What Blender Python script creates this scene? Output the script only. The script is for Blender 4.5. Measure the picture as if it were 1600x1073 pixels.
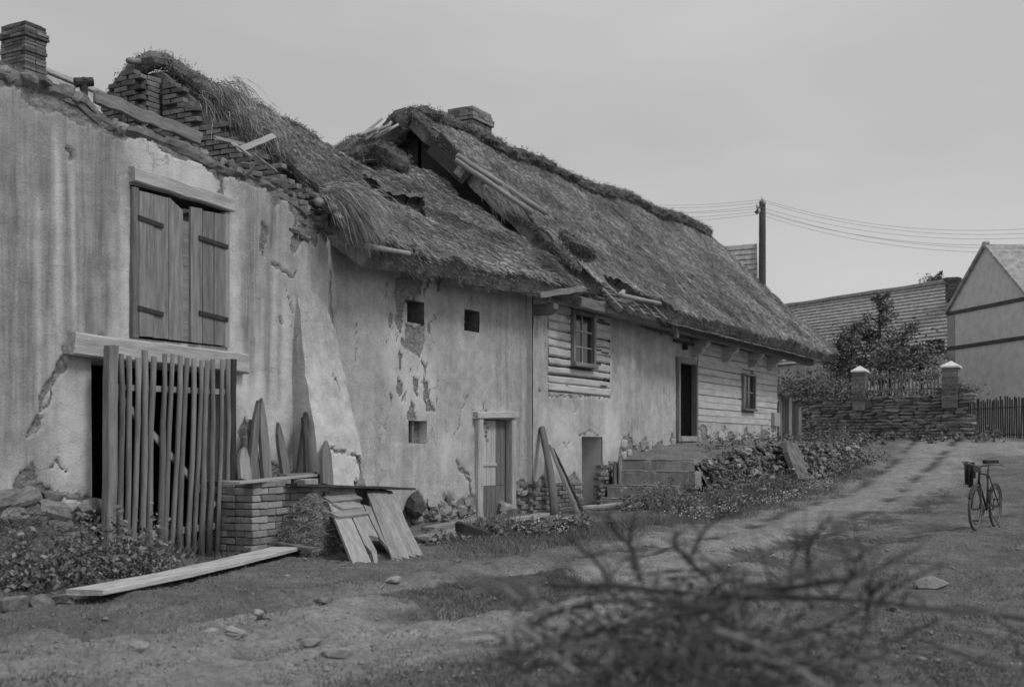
import bpy, math, random
import numpy as np
from mathutils import Vector, Matrix

for o in list(bpy.data.objects):
    bpy.data.objects.remove(o)
SC = bpy.context.scene
COL = SC.collection
RND = random.Random(11)
NR = np.random.default_rng(5)

# ------------------------------------------------------------ camera
# x runs along the farmhouse front, -y faces the lane, z is up
CAM = Vector((-11.93, -10.45, 1.35))
ANG = math.radians(28.98)
SN, CS = math.sin(ANG), math.cos(ANG)
FPX, U0, V0 = 1900.0, 777.0, 700.0
cd = bpy.data.cameras.new('camera')
co = bpy.data.objects.new('camera', cd)
COL.objects.link(co)
co.location = CAM
co.rotation_euler = (math.radians(90), 0, ANG - math.radians(90))
cd.sensor_width = 36
cd.lens = FPX / 1600 * 36
cd.shift_x = (800 - U0) / 1600
cd.shift_y = (V0 - 536.5) / 1600
cd.clip_start = 0.1
cd.clip_end = 2000
cd.dof.use_dof = True
cd.dof.focus_distance = 21
cd.dof.aperture_fstop = 2.1
SC.camera = co

# ------------------------------------------------------------ world, sun, exposure
SUN_EL, SUN_AZ = math.radians(52), math.radians(-92)   # azimuth of the sun, from +x towards +y
W = bpy.data.worlds.new('World')
SC.world = W
W.use_nodes = True
wn, wl = W.node_tree.nodes, W.node_tree.links
wn.clear()
wo = wn.new('ShaderNodeOutputWorld')
wb = wn.new('ShaderNodeBackground')
wb.inputs['Strength'].default_value = 0.1
sky = wn.new('ShaderNodeTexSky')
sky.sky_type = 'NISHITA'
sky.sun_disc = False
sky.sun_elevation = SUN_EL
sky.sun_rotation = math.radians(90) - SUN_AZ
sky.dust_density = 4
sbw = wn.new('ShaderNodeRGBToBW')
wl.new(sky.outputs[0], sbw.inputs[0])
tcw = wn.new('ShaderNodeTexCoord')
mpw = wn.new('ShaderNodeMapping')
mpw.inputs['Scale'].default_value = (1.5, 1.5, 4)
wl.new(tcw.outputs['Generated'], mpw.inputs[0])
cn = wn.new('ShaderNodeTexNoise')
cn.inputs['Scale'].default_value = 1.6
cn.inputs['Detail'].default_value = 4
cn.inputs['Roughness'].default_value = 0.45
wl.new(mpw.outputs[0], cn.inputs['Vector'])
cr = wn.new('ShaderNodeMapRange')          # the even cloud layer
cr.inputs['From Min'].default_value = 0.3
cr.inputs['From Max'].default_value = 0.7
cr.inputs['To Min'].default_value = 5.0
cr.inputs['To Max'].default_value = 6.35
wl.new(cn.outputs['Fac'], cr.inputs['Value'])
wm = wn.new('ShaderNodeMix')
wm.data_type = 'FLOAT'
wm.inputs[0].default_value = 0.9
wl.new(sbw.outputs[0], wm.inputs[2])
wl.new(cr.outputs[0], wm.inputs[3])
wl.new(wm.outputs[0], wb.inputs['Color'])
wl.new(wb.outputs[0], wo.inputs[0])

sd = bpy.data.lights.new('sun', 'SUN')
sd.energy = 1.45
sd.angle = math.radians(14)
sd.color = (1, 1, 1)
so = bpy.data.objects.new('sun', sd)
COL.objects.link(so)
sdir = Vector((math.cos(SUN_EL) * math.cos(SUN_AZ), math.cos(SUN_EL) * math.sin(SUN_AZ), math.sin(SUN_EL)))
so.rotation_euler = sdir.to_track_quat('Z', 'Y').to_euler()
so.location = (0, -20, 30)
SC.view_settings.view_transform = 'Standard'
SC.view_settings.look = 'None'
SC.view_settings.exposure = 0
SC.view_settings.gamma = 1
SC.view_settings.use_curve_mapping = False
SC.render.engine = 'CYCLES'

# ------------------------------------------------------------ measuring helpers (photo point -> point on a real plane)
def ray(u, v):
    k, m = (u - U0) / FPX, (V0 - v) / FPX
    return Vector((CS + k * SN, SN - k * CS, m))
def on_y(u, v, y):
    r = ray(u, v); return CAM + r * ((y - CAM.y) / r.y)
def on_x(u, v, x):
    r = ray(u, v); return CAM + r * ((x - CAM.x) / r.x)
def on_z(u, v, z):
    r = ray(u, v); return CAM + r * ((z - CAM.z) / r.z)
def at(u, v, d):
    return CAM + ray(u, v) * d
def on_plane(u, v, p, n):
    r = ray(u, v); return CAM + r * ((Vector(p) - CAM).dot(n) / r.dot(n))

# ------------------------------------------------------------ noise
def vnoise(x, y, seed=0):
    x = np.asarray(x, float); y = np.asarray(y, float)
    xi = np.floor(x).astype(np.int64); yi = np.floor(y).astype(np.int64)
    xf = x - xi; yf = y - yi
    def h(a, b):
        n = (a * 374761393 + b * 668265263 + seed * 974634777) & 0xffffffff
        n = ((n ^ (n >> 13)) * 1274126177) & 0xffffffff
        return ((n ^ (n >> 16)) & 0xffff) / 65535.0
    sx = xf * xf * (3 - 2 * xf); sy = yf * yf * (3 - 2 * yf)
    a = h(xi, yi) * (1 - sx) + h(xi + 1, yi) * sx
    b = h(xi, yi + 1) * (1 - sx) + h(xi + 1, yi + 1) * sx
    return a * (1 - sy) + b * sy
def fbm(x, y, seed=0, oct=4):
    t = 0; a = .5; s = 0
    for i in range(oct):
        t = t + a * vnoise(np.asarray(x) * 2 ** i, np.asarray(y) * 2 ** i, seed + i); s += a; a *= .5
    return t / s
def sstep(a, b, x):
    t = np.clip((x - a) / (b - a), 0, 1); return t * t * (3 - 2 * t)
def inpoly(px, py, poly):
    c = np.zeros(np.shape(px), bool); n = len(poly)
    for i in range(n):
        x1, y1 = poly[i]; x2, y2 = poly[i - 1]
        if y1 == y2: continue
        k = ((y1 > py) != (y2 > py)) & (px < (x2 - x1) * (py - y1) / (y2 - y1) + x1)
        c ^= k
    return c
def segdist(px, py, pts):
    d = np.full(np.shape(px), 1e9)
    for (x1, y1), (x2, y2) in zip(pts[:-1], pts[1:]):
        L = (x2 - x1) ** 2 + (y2 - y1) ** 2 + 1e-12
        t = np.clip(((px - x1) * (x2 - x1) + (py - y1) * (y2 - y1)) / L, 0, 1)
        d = np.minimum(d, np.hypot(px - x1 - t * (x2 - x1), py - y1 - t * (y2 - y1)))
    return d

# ------------------------------------------------------------ materials (a grey photograph: every colour is a grey)
def mat(name, base, var=.25, scale=6, stretch=(1, 1, 1), bump=.3, bscale=30, rough=.9, rnd=0, shade=None, world=False, spec=.2, detail=6, bdist=.02, fine=0):
    m = bpy.data.materials.new(name); m.use_nodes = True
    n, l = m.node_tree.nodes, m.node_tree.links
    b = n['Principled BSDF']
    b.inputs['Roughness'].default_value = rough
    b.inputs['Specular IOR Level'].default_value = spec
    if world:
        vec = n.new('ShaderNodeNewGeometry').outputs['Position']
    else:
        vec = n.new('ShaderNodeTexCoord').outputs['Object']
    oi = n.new('ShaderNodeObjectInfo')
    ad = n.new('ShaderNodeVectorMath'); ad.operation = 'ADD'
    if not world:
        ml = n.new('ShaderNodeMath'); ml.operation = 'MULTIPLY'; ml.inputs[1].default_value = 71.0
        l.new(oi.outputs['Random'], ml.inputs[0]); l.new(ml.outputs[0], ad.inputs[1])
    l.new(vec, ad.inputs[0])
    mp = n.new('ShaderNodeMapping'); mp.inputs['Scale'].default_value = stretch
    l.new(ad.outputs[0], mp.inputs[0])
    def noise(s, d=6, r=.6):
        t = n.new('ShaderNodeTexNoise'); t.inputs['Scale'].default_value = s
        t.inputs['Detail'].default_value = d; t.inputs['Roughness'].default_value = r
        l.new(mp.outputs[0], t.inputs['Vector']); return t.outputs['Fac']
    def rng(v, a, c, lo=.3, hi=.7):
        t = n.new('ShaderNodeMapRange'); t.inputs['From Min'].default_value = lo; t.inputs['From Max'].default_value = hi
        t.inputs['To Min'].default_value = a; t.inputs['To Max'].default_value = c
        l.new(v, t.inputs['Value']); return t.outputs[0]
    def mul(a, c):
        t = n.new('ShaderNodeMath'); t.operation = 'MULTIPLY'; l.new(a, t.inputs[0]); l.new(c, t.inputs[1]); return t.outputs[0]
    val = rng(noise(scale, detail), base * (1 - var), base * (1 + var))
    if fine: val = mul(val, rng(noise(scale * 9, 4, .7), 1 - fine, 1 + fine))
    if rnd: val = mul(val, rng(oi.outputs['Random'], 1 - rnd, 1 + rnd, 0, 1))
    if shade:
        at_ = n.new('ShaderNodeAttribute'); at_.attribute_name = shade; val = mul(val, at_.outputs['Fac'])
    l.new(val, b.inputs['Base Color'])
    if bump:
        bp = n.new('ShaderNodeBump'); bp.inputs['Strength'].default_value = bump; bp.inputs['Distance'].default_value = bdist
        l.new(noise(bscale, 5, .65), bp.inputs['Height']); l.new(bp.outputs[0], b.inputs['Normal'])
    return m

def plaster_mat(name, light, dark, bare, run=.62):
    """lime plaster: R of 'mask' bares the masonry, G is run-off stain, B is clean lime"""
    m = bpy.data.materials.new(name); m.use_nodes = True
    n, l = m.node_tree.nodes, m.node_tree.links
    b = n['Principled BSDF']; b.inputs['Roughness'].default_value = .95; b.inputs['Specular IOR Level'].default_value = .1
    pos = n.new('ShaderNodeNewGeometry').outputs['Position']
    a = n.new('ShaderNodeAttribute'); a.attribute_name = 'mask'
    sp = n.new('ShaderNodeSeparateColor'); l.new(a.outputs['Color'], sp.inputs[0])
    def noise(s, st=(1, 1, 1), d=6, r=.6):
        mp = n.new('ShaderNodeMapping'); mp.inputs['Scale'].default_value = st; l.new(pos, mp.inputs[0])
        t = n.new('ShaderNodeTexNoise'); t.inputs['Scale'].default_value = s
        t.inputs['Detail'].default_value = d; t.inputs['Roughness'].default_value = r
        l.new(mp.outputs[0], t.inputs['Vector']); return t.outputs['Fac']
    def rng(v, a_, c, lo=.3, hi=.7):
        t = n.new('ShaderNodeMapRange'); t.inputs['From Min'].default_value = lo; t.inputs['From Max'].default_value = hi
        t.inputs['To Min'].default_value = a_; t.inputs['To Max'].default_value = c; l.new(v, t.inputs['Value']); return t.outputs[0]
    def mt(op, a_, c):
        t = n.new('ShaderNodeMath'); t.operation = op
        for i, q in enumerate((a_, c)):
            if isinstance(q, (int, float)): t.inputs[i].default_value = q
            else: l.new(q, t.inputs[i])
        return t.outputs[0]
    def mix(f, a_, c):
        t = n.new('ShaderNodeMix'); t.data_type = 'FLOAT'
        for i, q in ((0, f), (2, a_), (3, c)):
            if isinstance(q, (int, float)): t.inputs[i].default_value = q
            else: l.new(q, t.inputs[i])
        return t.outputs[0]
    big = noise(.7); mid = noise(4, d=8, r=.65); fine = noise(38, d=4); strk = noise(3.2, (2.6, 2.6, .13), d=6); strk2 = noise(1.0, (2.2, 2.2, .22), d=4); amp = rng(noise(.45, d=3), 0, 1, .38, .62)
    base = mix(rng(big, 0, 1, .35, .65), light * .84, light)
    base = mt('MULTIPLY', base, rng(mid, .74, 1.12))
    base = mt('MULTIPLY', base, rng(fine, .82, 1.12))
    base = mt('MULTIPLY', base, rng(noise(120, d=3, r=.7), .9, 1.08))
    base = mt('MULTIPLY', base, mix(amp, 1.0, rng(strk, run, 1.12)))
    base = mt('MULTIPLY', base, rng(strk2, .84, 1.08))
    g = mt('MULTIPLY', sp.outputs['Green'], rng(noise(4.5, (4, 4, .2), d=6), .35, 1.1))
    base = mix(g, base, mt('MULTIPLY', rng(mid, .75, 1.15), dark))
    base = mix(mt('MULTIPLY', sp.outputs['Blue'], rng(mid, .5, 1)), base, light * 1.14)
    # hairline spots where the skin of the plaster has flaked
    fl = rng(noise(7, d=7, r=.7), 0, 1, .62, .66)
    base = mix(mt('MULTIPLY', fl, .45), base, light * .55)
    # a net of fine cracks, open only here and there
    wv = n.new('ShaderNodeTexNoise'); wv.inputs['Scale'].default_value = 2.6; wv.inputs['Detail'].default_value = 5; l.new(pos, wv.inputs['Vector'])
    wa = n.new('ShaderNodeVectorMath'); wa.operation = 'MULTIPLY_ADD'; wa.inputs[1].default_value = (.7, .7, .7); l.new(wv.outputs['Color'], wa.inputs[0]); l.new(pos, wa.inputs[2])
    vo = n.new('ShaderNodeTexVoronoi'); vo.feature = 'DISTANCE_TO_EDGE'; vo.inputs['Scale'].default_value = 1.15; l.new(wa.outputs[0], vo.inputs['Vector'])
    ckl = mt('MULTIPLY', rng(vo.outputs['Distance'], 1, 0, .004, .016), rng(noise(.9, d=4), 0, 1, .52, .6))
    base = mix(mt('MULTIPLY', ckl, .6), base, light * .35)
    brk = mt('MULTIPLY', rng(noise(9, (1, 1, 2.4), d=7, r=.7), .45, 1.75), bare)
    edge = mt('ADD', sp.outputs['Red'], mt('MULTIPLY', mt('SUBTRACT', noise(22, d=5), .5), .7))
    f = rng(edge, 0, 1, .45, .55)
    col = mix(f, base, brk)
    l.new(col, b.inputs['Base Color'])
    h = mt('ADD', mt('MULTIPLY', fine, .4), mt('ADD', mt('MULTIPLY', mid, 1.0), mt('MULTIPLY', f, mt('MULTIPLY', noise(16, d=6), 2.2))))
    bp = n.new('ShaderNodeBump'); bp.inputs['Strength'].default_value = .65; bp.inputs['Distance'].default_value = .035
    l.new(h, bp.inputs['Height']); l.new(bp.outputs[0], b.inputs['Normal'])
    return m

M = {}
M['plaster'] = plaster_mat('plaster', .58, .24, .24, .80)
M['plaster_barn'] = plaster_mat('plaster_barn', .62, .19, .22)
M['plaster_small'] = mat('plaster_small', .58, .14, 3, world=True, bump=.4, bscale=14, fine=.08)
M['mortar'] = mat('mortar', .17, .4, 5, world=True, bump=.8, bscale=20)
M['brick'] = mat('brick', .21, .3, 9, bump=.6, bscale=30, rnd=.35, fine=.15)
M['brick_pale'] = mat('brick_pale', .27, .25, 9, bump=.5, bscale=30, rnd=.32, fine=.12)
M['brick_dark'] = mat('brick_dark', .14, .3, 9, bump=.6, bscale=30, rnd=.4, fine=.15)
M['stone'] = mat('stone', .19, .4, 5, bump=.8, bscale=14, rnd=.55, fine=.2)
M['stone_dark'] = mat('stone_dark', .26, .45, 5, bump=.8, bscale=12, rnd=.5, fine=.2)
M['stone_pale'] = mat('stone_pale', .32, .3, 6, bump=.6, bscale=14, rnd=.3, fine=.15)
M['stone_lime'] = mat('stone_lime', .38, .3, 6, bump=.7, bscale=14, rnd=.25, fine=.2)
M['wood_grey'] = mat('wood_grey', .20, .35, 2.2, (1, 9, 9), bump=.5, bscale=6, rnd=.22, fine=.12)
M['wood_pale'] = mat('wood_pale', .33, .28, 2.2, (1, 9, 9), bump=.4, bscale=6, rnd=.2, fine=.1)
M['wood_white'] = mat('wood_white', .46, .3, 2, (1, 8, 8), bump=.5, bscale=6, rnd=.1, fine=.15)
M['wood_shutter'] = mat('wood_shutter', .23, .38, 2, (1, 9, 9), bump=.5, bscale=5, rnd=.16, fine=.12)
M['wood_dark'] = mat('wood_dark', .07, .4, 2.2, (1, 9, 9), bump=.5, bscale=6, rnd=.3, fine=.1)
M['wood_door'] = mat('wood_door', .5, .2, 2, (1, 9, 9), bump=.3, bscale=6, rnd=.1, fine=.08)
M['wood_door_low'] = mat('wood_door_low', .17, .3, 3, (1, 7, 7), bump=.3, bscale=6, rnd=.15, fine=.1)
M['limewash_log'] = mat('limewash_log', .52, .22, 1.8, (1, 5, 5), bump=.6, bscale=8, rnd=.08, fine=.12)
M['iron'] = mat('iron', .05, .4, 10, bump=.3, rough=.6)
M['thatch'] = mat('thatch', .17, .4, 2.2, world=True, bump=1, bscale=26, bdist=.04, fine=.3)
M['straw'] = mat('straw', .33, .5, .85, world=True, bump=0, shade='shade', fine=.3)
M['straw_pale'] = mat('straw_pale', .38, .25, 1.2, world=True, bump=0, shade='shade')
M['moss'] = mat('moss', .11, .4, 3, world=True, bump=1, bscale=12, bdist=.06, fine=.3)
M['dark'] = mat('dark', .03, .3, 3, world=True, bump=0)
M['concrete'] = mat('concrete', .32, .3, 4, world=True, bump=.6, bscale=18, fine=.2)
M['tile'] = mat('tile', .34, .35, 4, world=True, bump=.3, rnd=.1, fine=.25)
M['glass'] = mat('glass', .03, .2, 3, bump=.05, bscale=3, rough=.12, spec=.6)
M['leaf'] = mat('leaf', .17, .35, 3, world=True, bump=0, shade='shade')
M['leaf_dark'] = mat('leaf_dark', .14, .35, 3, world=True, bump=0, shade='shade')
M['grass'] = mat('grass', .17, .35, 2, world=True, bump=0, shade='shade')
M['flower'] = mat('flower', .55, .2, 9, world=True, bump=0)
M['bark'] = mat('bark', .06, .4, 6, (1, 1, 1), bump=.7, bscale=30)
M['twig'] = mat('twig', .08, .4, 8, bump=.3, bscale=40, world=True)
M['twig_pale'] = mat('twig_pale', .26, .3, 8, bump=.3, bscale=40)
M['rubber'] = mat('rubber', .1, .2, 10, bump=0, rough=.7)
M['steel'] = mat('steel', .12, .2, 10, bump=0, rough=.4, spec=.5)
M['wire'] = mat('wire', .28, .1, 10, bump=0, rough=.6)
M['cloth_dark'] = mat('cloth_dark', .04, .3, 12, bump=.4, bscale=60)
M['cloth_pale'] = mat('cloth_pale', .45, .15, 12, bump=.3, bscale=60)
M['skin'] = mat('skin', .32, .1, 9, bump=.1, bscale=50, rough=.6)
M['hair'] = mat('hair', .03, .4, 30, bump=.8, bscale=80)
M['porcelain'] = mat('porcelain', .6, .1, 5, bump=0, rough=.3)
M['cap'] = mat('cap', .75, .1, 6, bump=.3, world=True)

# ------------------------------------------------------------ object helpers
WL = {}          # world position of every object (nothing that has children is rotated)
def tag(o, label=None, cat=None, group=None, kind=None):
    if label: o['label'] = label
    if cat: o['category'] = cat
    if group: o['group'] = group
    if kind: o['kind'] = kind
    return o
def place(o, parent, wpos):
    wpos = Vector(wpos)
    COL.objects.link(o)
    if parent is not None:
        o.parent = parent; o.location = wpos - WL[parent.name]
    else:
        o.location = wpos
    WL[o.name] = wpos
    return o
def thing(name, label, cat, loc, group=None):
    return tag(place(bpy.data.objects.new(name, None), None, loc), label, cat, group)
def fast_mesh(name, V, F, smooth=False):
    V = np.asarray(V, np.float32); F = np.asarray(F, np.int32)
    me = bpy.data.meshes.new(name)
    k = F.shape[1]
    me.vertices.add(len(V)); me.vertices.foreach_set('co', V.ravel())
    me.loops.add(F.size); me.loops.foreach_set('vertex_index', F.ravel())
    me.polygons.add(len(F)); me.polygons.foreach_set('loop_start', np.arange(len(F), dtype=np.int32) * k)
    if smooth: me.polygons.foreach_set('use_smooth', np.ones(len(F), bool))
    me.update(calc_edges=True)
    return me
def obj(name, V, F, m, parent=None, origin=None, smooth=False):
    """one mesh object from world-space vertices; origin at the base middle (top level) or the middle (part)"""
    V = np.asarray([tuple(p) for p in V] if not isinstance(V, np.ndarray) else V, float)
    lo, hi = V.min(0), V.max(0)
    if origin is None:
        origin = (lo + hi) / 2
        if parent is None: origin[2] = lo[2]
    if isinstance(F, np.ndarray):
        me = fast_mesh(name, V - np.asarray(origin), F, smooth)
    else:
        me = bpy.data.meshes.new(name)
        me.from_pydata([tuple(p) for p in V - np.asarray(origin)], [], F); me.update()
        if smooth: me.polygons.foreach_set('use_smooth', np.ones(len(me.polygons), bool))
    me.materials.append(M[m] if isinstance(m, str) else m)
    return place(bpy.data.objects.new(name, me), parent, origin)
def setattr_f(o, name, vals):
    a = o.data.attributes.new(name, 'FLOAT', 'POINT'); a.data.foreach_set('value', np.asarray(vals, np.float32))
def setattr_c(o, name, rgba):
    a = o.data.attributes.new(name, 'FLOAT_COLOR', 'POINT'); a.data.foreach_set('color', np.asarray(rgba, np.float32).ravel())

class MB:
    """collects shapes for one mesh"""
    def __init__(s): s.v = []; s.f = []
    def add(s, V, F):
        n = len(s.v); s.v += [Vector(p) for p in V]; s.f += [tuple(i + n for i in q) for q in F]
    def box(s, x0, x1, y0, y1, z0, z1):
        s.add([(x, y, z) for x in (x0, x1) for y in (y0, y1) for z in (z0, z1)],
              [(0, 1, 3, 2), (4, 6, 7, 5), (0, 4, 5, 1), (2, 3, 7, 6), (0, 2, 6, 4), (1, 5, 7, 3)])
    def tube(s, pts, rad, n=8, cap=True):
        pts = [Vector(p) for p in pts]
        if not isinstance(rad, (list, tuple)): rad = [rad] * len(pts)
        V = []; F = []
        t0 = (pts[1] - pts[0]).normalized()
        a = t0.cross(Vector((0, 0, 1)) if abs(t0.z) < .9 else Vector((1, 0, 0))).normalized()
        for i, p in enumerate(pts):
            t = (pts[min(i + 1, len(pts) - 1)] - pts[max(i - 1, 0)]).normalized()
            a = (a - t * a.dot(t)).normalized(); c = t.cross(a)
            for j in range(n):
                q = 2 * math.pi * j / n; V.append(p + (a * math.cos(q) + c * math.sin(q)) * rad[i])
        for i in range(len(pts) - 1):
            for j in range(n):
                F.append((i * n + j, i * n + (j + 1) % n, (i + 1) * n + (j + 1) % n, (i + 1) * n + j))
        if cap:
            F.append(tuple(range(n))[::-1]); F.append(tuple((len(pts) - 1) * n + j for j in range(n)))
        s.add(V, F)
    def extrude(s, poly, o, ax, ay, th):
        """polygon in the plane (o, ax, ay), thickness th centred"""
        o, ax, ay = Vector(o), Vector(ax), Vector(ay); nz = ax.cross(ay).normalized()
        n = len(poly)
        V = [o + ax * p[0] + ay * p[1] + nz * (th / 2) for p in poly] + [o + ax * p[0] + ay * p[1] - nz * (th / 2) for p in poly]
        F = [tuple(range(n)), tuple(range(2 * n - 1, n - 1, -1))]
        F += [(i, i + n, (i + 1) % n + n, (i + 1) % n) for i in range(n)]
        s.add(V, F)
    def build(s, name, m, parent=None, smooth=False, origin=None):
        return obj(name, s.v, s.f, m, parent, origin, smooth)

def chamfer(sx, sy, sz, c, jit=0, r=RND):
    """a box with broken edges, 44 triangles"""
    V = []; idx = {}
    for a in (-1, 1):
        for b in (-1, 1):
            for d in (-1, 1):
                j = Vector((r.uniform(-1, 1), r.uniform(-1, 1), r.uniform(-1, 1))) * jit
                P = Vector((a * sx / 2, b * sy / 2, d * sz / 2)) + j
                cc = c * r.uniform(.5, 1.5) if jit else c
                for k, off in enumerate(((0, -b, -d), (-a, 0, -d), (-a, -b, 0))):
                    idx[(a, b, d, k)] = len(V); V.append(P + Vector(off) * cc)
    F = []
    def face(q):
        n = (V[q[1]] - V[q[0]]).cross(V[q[2]] - V[q[0]]); cen = sum((V[i] for i in q), Vector()) / len(q)
        F.append(tuple(q) if n.dot(cen) > 0 else tuple(reversed(q)))
    cyc = [(-1, -1), (1, -1), (1, 1), (-1, 1)]
    for s in (-1, 1):
        face([idx[(s, p, q, 0)] for p, q in cyc]); face([idx[(p, s, q, 1)] for p, q in cyc]); face([idx[(p, q, s, 2)] for p, q in cyc])
    for p in (-1, 1):
        for q in (-1, 1):
            face([idx[(-1, p, q, 1)], idx[(1, p, q, 1)], idx[(1, p, q, 2)], idx[(-1, p, q, 2)]])
            face([idx[(p, -1, q, 0)], idx[(p, 1, q, 0)], idx[(p, 1, q, 2)], idx[(p, -1, q, 2)]])
            face([idx[(p, q, -1, 0)], idx[(p, q, 1, 0)], idx[(p, q, 1, 1)], idx[(p, q, -1, 1)]])
            for d in (-1, 1): face([idx[(p, q, d, 0)], idx[(p, q, d, 1)], idx[(p, q, d, 2)]])
    return V, F
def mesh_from(name, VF, m):
    me = bpy.data.meshes.new(name); me.from_pydata([tuple(v) for v in VF[0]], [], VF[1]); me.update(); me.materials.append(M[m]); return me
def piece(name, me, parent, wpos, rot=(0, 0, 0), scale=(1, 1, 1)):
    o = bpy.data.objects.new(name, me); o.rotation_euler = rot; o.scale = scale
    return place(o, parent, wpos)
def beam(name, a, b, w, h, m, parent=None, up=(0, 0, 1), ch=None, jit=0, taper=1, sag=0, seg=6):
    """squared timber or plank from a to b, long axis = local x, so that the grain runs with it"""
    a, b = Vector(a), Vector(b); L = (b - a).length; x = (b - a).normalized()
    y = Vector(up).cross(x).normalized(); z = x.cross(y)
    ch = min(w, h) * .12 if ch is None else ch
    V = []; F = []
    prof = [(-w / 2 + ch, -h / 2), (w / 2 - ch, -h / 2), (w / 2, -h / 2 + ch), (w / 2, h / 2 - ch), (w / 2 - ch, h / 2), (-w / 2 + ch, h / 2), (-w / 2, h / 2 - ch), (-w / 2, -h / 2 + ch)]
    for i in range(seg + 1):
        t = i / seg; k = 1 + (taper - 1) * t; s = -sag * 4 * t * (1 - t)
        jy, jz = RND.uniform(-1, 1) * jit, RND.uniform(-1, 1) * jit
        for p, q in prof: V.append(((t - .5) * L + (RND.uniform(-1, 1) * jit * 2 if i in (0, seg) else 0), p * k + jy, q * k + jz + s))
    for i in range(seg):
        for j in range(8): F.append((i * 8 + j, i * 8 + (j + 1) % 8, (i + 1) * 8 + (j + 1) % 8, (i + 1) * 8 + j))
    F.append(tuple(range(8))[::-1]); F.append(tuple(seg * 8 + j for j in range(8)))
    me = mesh_from(name, (V, F), m)
    o = bpy.data.objects.new(name, me)
    o.rotation_euler = Matrix((x, y, z)).transposed().to_euler()
    return place(o, parent, (a + b) / 2)
def pole(name, a, b, r0, r1, m, parent=None, bend=0, n=8, seg=6):
    a, b = Vector(a), Vector(b); x = (b - a).normalized(); L = (b - a).length
    y = Vector((0, 0, 1)).cross(x)
    y = y.normalized() if y.length > .01 else Vector((0, 1, 0)); z = x.cross(y)
    mb = MB(); ph = RND.uniform(0, 6)
    mb.tube([((i / seg - .5) * L, bend * math.sin(i / seg * 3.1) * math.cos(ph) + RND.uniform(-.15, .15) * r0, bend * math.sin(i / seg * 3.1) * math.sin(ph)) for i in range(seg + 1)],
            [(r0 + (r1 - r0) * i / seg) * RND.uniform(.92, 1.08) for i in range(seg + 1)], n)
    me = mesh_from(name, (mb.v, mb.f), m); me.polygons.foreach_set('use_smooth', np.ones(len(me.polygons), bool))
    o = bpy.data.objects.new(name, me); o.rotation_euler = Matrix((x, y, z)).transposed().to_euler()
    return place(o, parent, (a + b) / 2)
def board(name, poly, o, ax, ay, th, m, parent=None):
    """flat cut board: polygon with local x along the grain"""
    ax, ay = Vector(ax).normalized(), Vector(ay).normalized(); az = ax.cross(ay).normalized(); ay = az.cross(ax)
    cx = sum(p[0] for p in poly) / len(poly); cy = sum(p[1] for p in poly) / len(poly)
    mb = MB(); mb.extrude([(p[0] - cx, p[1] - cy) for p in poly], (0, 0, 0), (1, 0, 0), (0, 1, 0), th)
    me = mesh_from(name, (mb.v, mb.f), m)
    ob = bpy.data.objects.new(name, me); ob.rotation_euler = Matrix((ax, ay, az)).transposed().to_euler()
    return place(ob, parent, Vector(o) + ax * cx + ay * cy)

def strands(P, D, L, Wd, lift=None, tipdrop=0):
    """P roots, D unit directions, L lengths, Wd widths -> tapered quads with a bend"""
    n = len(P); P = np.asarray(P); D = np.asarray(D)
    side = np.cross(D, NR.normal(size=(n, 3))); side /= np.linalg.norm(side, axis=1)[:, None] + 1e-9
    L = np.asarray(L)[:, None]; Wd = np.asarray(Wd)[:, None]
    a = P - side * Wd / 2; b = P + side * Wd / 2
    tip = P + D * L; tip[:, 2] -= tipdrop * L[:, 0]
    if lift is not None: tip = tip + lift
    c = tip + side * Wd * .2; d = tip - side * Wd * .2
    V = np.stack([a, b, c, d], 1).reshape(-1, 3)
    return V, np.arange(4 * n, dtype=np.int32).reshape(n, 4)
def leaf_quads(P, size, up=.35):
    """small folded leaves round the points P"""
    n = len(P); P = np.asarray(P)
    d = NR.normal(size=(n, 3)); d[:, 2] = np.abs(d[:, 2]) * up; d /= np.linalg.norm(d, axis=1)[:, None]
    s = np.cross(d, NR.normal(size=(n, 3))); s /= np.linalg.norm(s, axis=1)[:, None]
    sz = (np.asarray(size) * np.ones(n))[:, None]
    V = np.stack([P - d * sz * .5, P + s * sz * .28, P + d * sz * .5, P - s * sz * .28], 1).reshape(-1, 3)
    return V, np.arange(4 * n, dtype=np.int32).reshape(n, 4)
def shaded(o, n, lo=.6, hi=1.4, per=4):
    setattr_f(o, 'shade', np.repeat(NR.uniform(lo, hi, n), per))

# ============================================================ GROUND
GX = [-300, -20, 0, 8, 12.2, 19.6, 28, 38, 60, 120, 400]
GZ = [0, 0, .04, .11, .18, .58, 1.02, 1.75, 2.5, 3, 3]
def gbase(x, y):
    return np.interp(x, GX, GZ)
def on_ground(u, v):
    z = 0.0
    for i in range(25):
        p = on_z(u, v, z) if v > 702 else at(u, v, 45)
        z = .5 * z + .5 * float(gbase(p.x, p.y))
    return p
def gpoly(pts): return [(p.x, p.y) for p in (on_ground(*q) for q in pts)]
ROAD = gpoly([(250, 1030), (620, 985), (900, 915), (1080, 870), (1230, 820), (1350, 775), (1430, 742), (1500, 722)]) + [(30.5, -6.2), (32, -12), (33, -30), (33, -80)]
RUT = [gpoly([(560, 985), (900, 925), (1110, 884), (1260, 838), (1390, 780), (1490, 733)]), gpoly([(760, 905), (980, 868), (1120, 838), (1250, 795), (1350, 757), (1440, 727)])]
RUT += [gpoly([(-20, 1060), (300, 1030), (600, 965), (850, 918), (1000, 895)]), gpoly([(150, 985), (420, 955), (700, 905), (900, 868), (1060, 845)]), gpoly([(1180, 905), (1330, 862), (1450, 830), (1600, 800)])]
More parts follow.
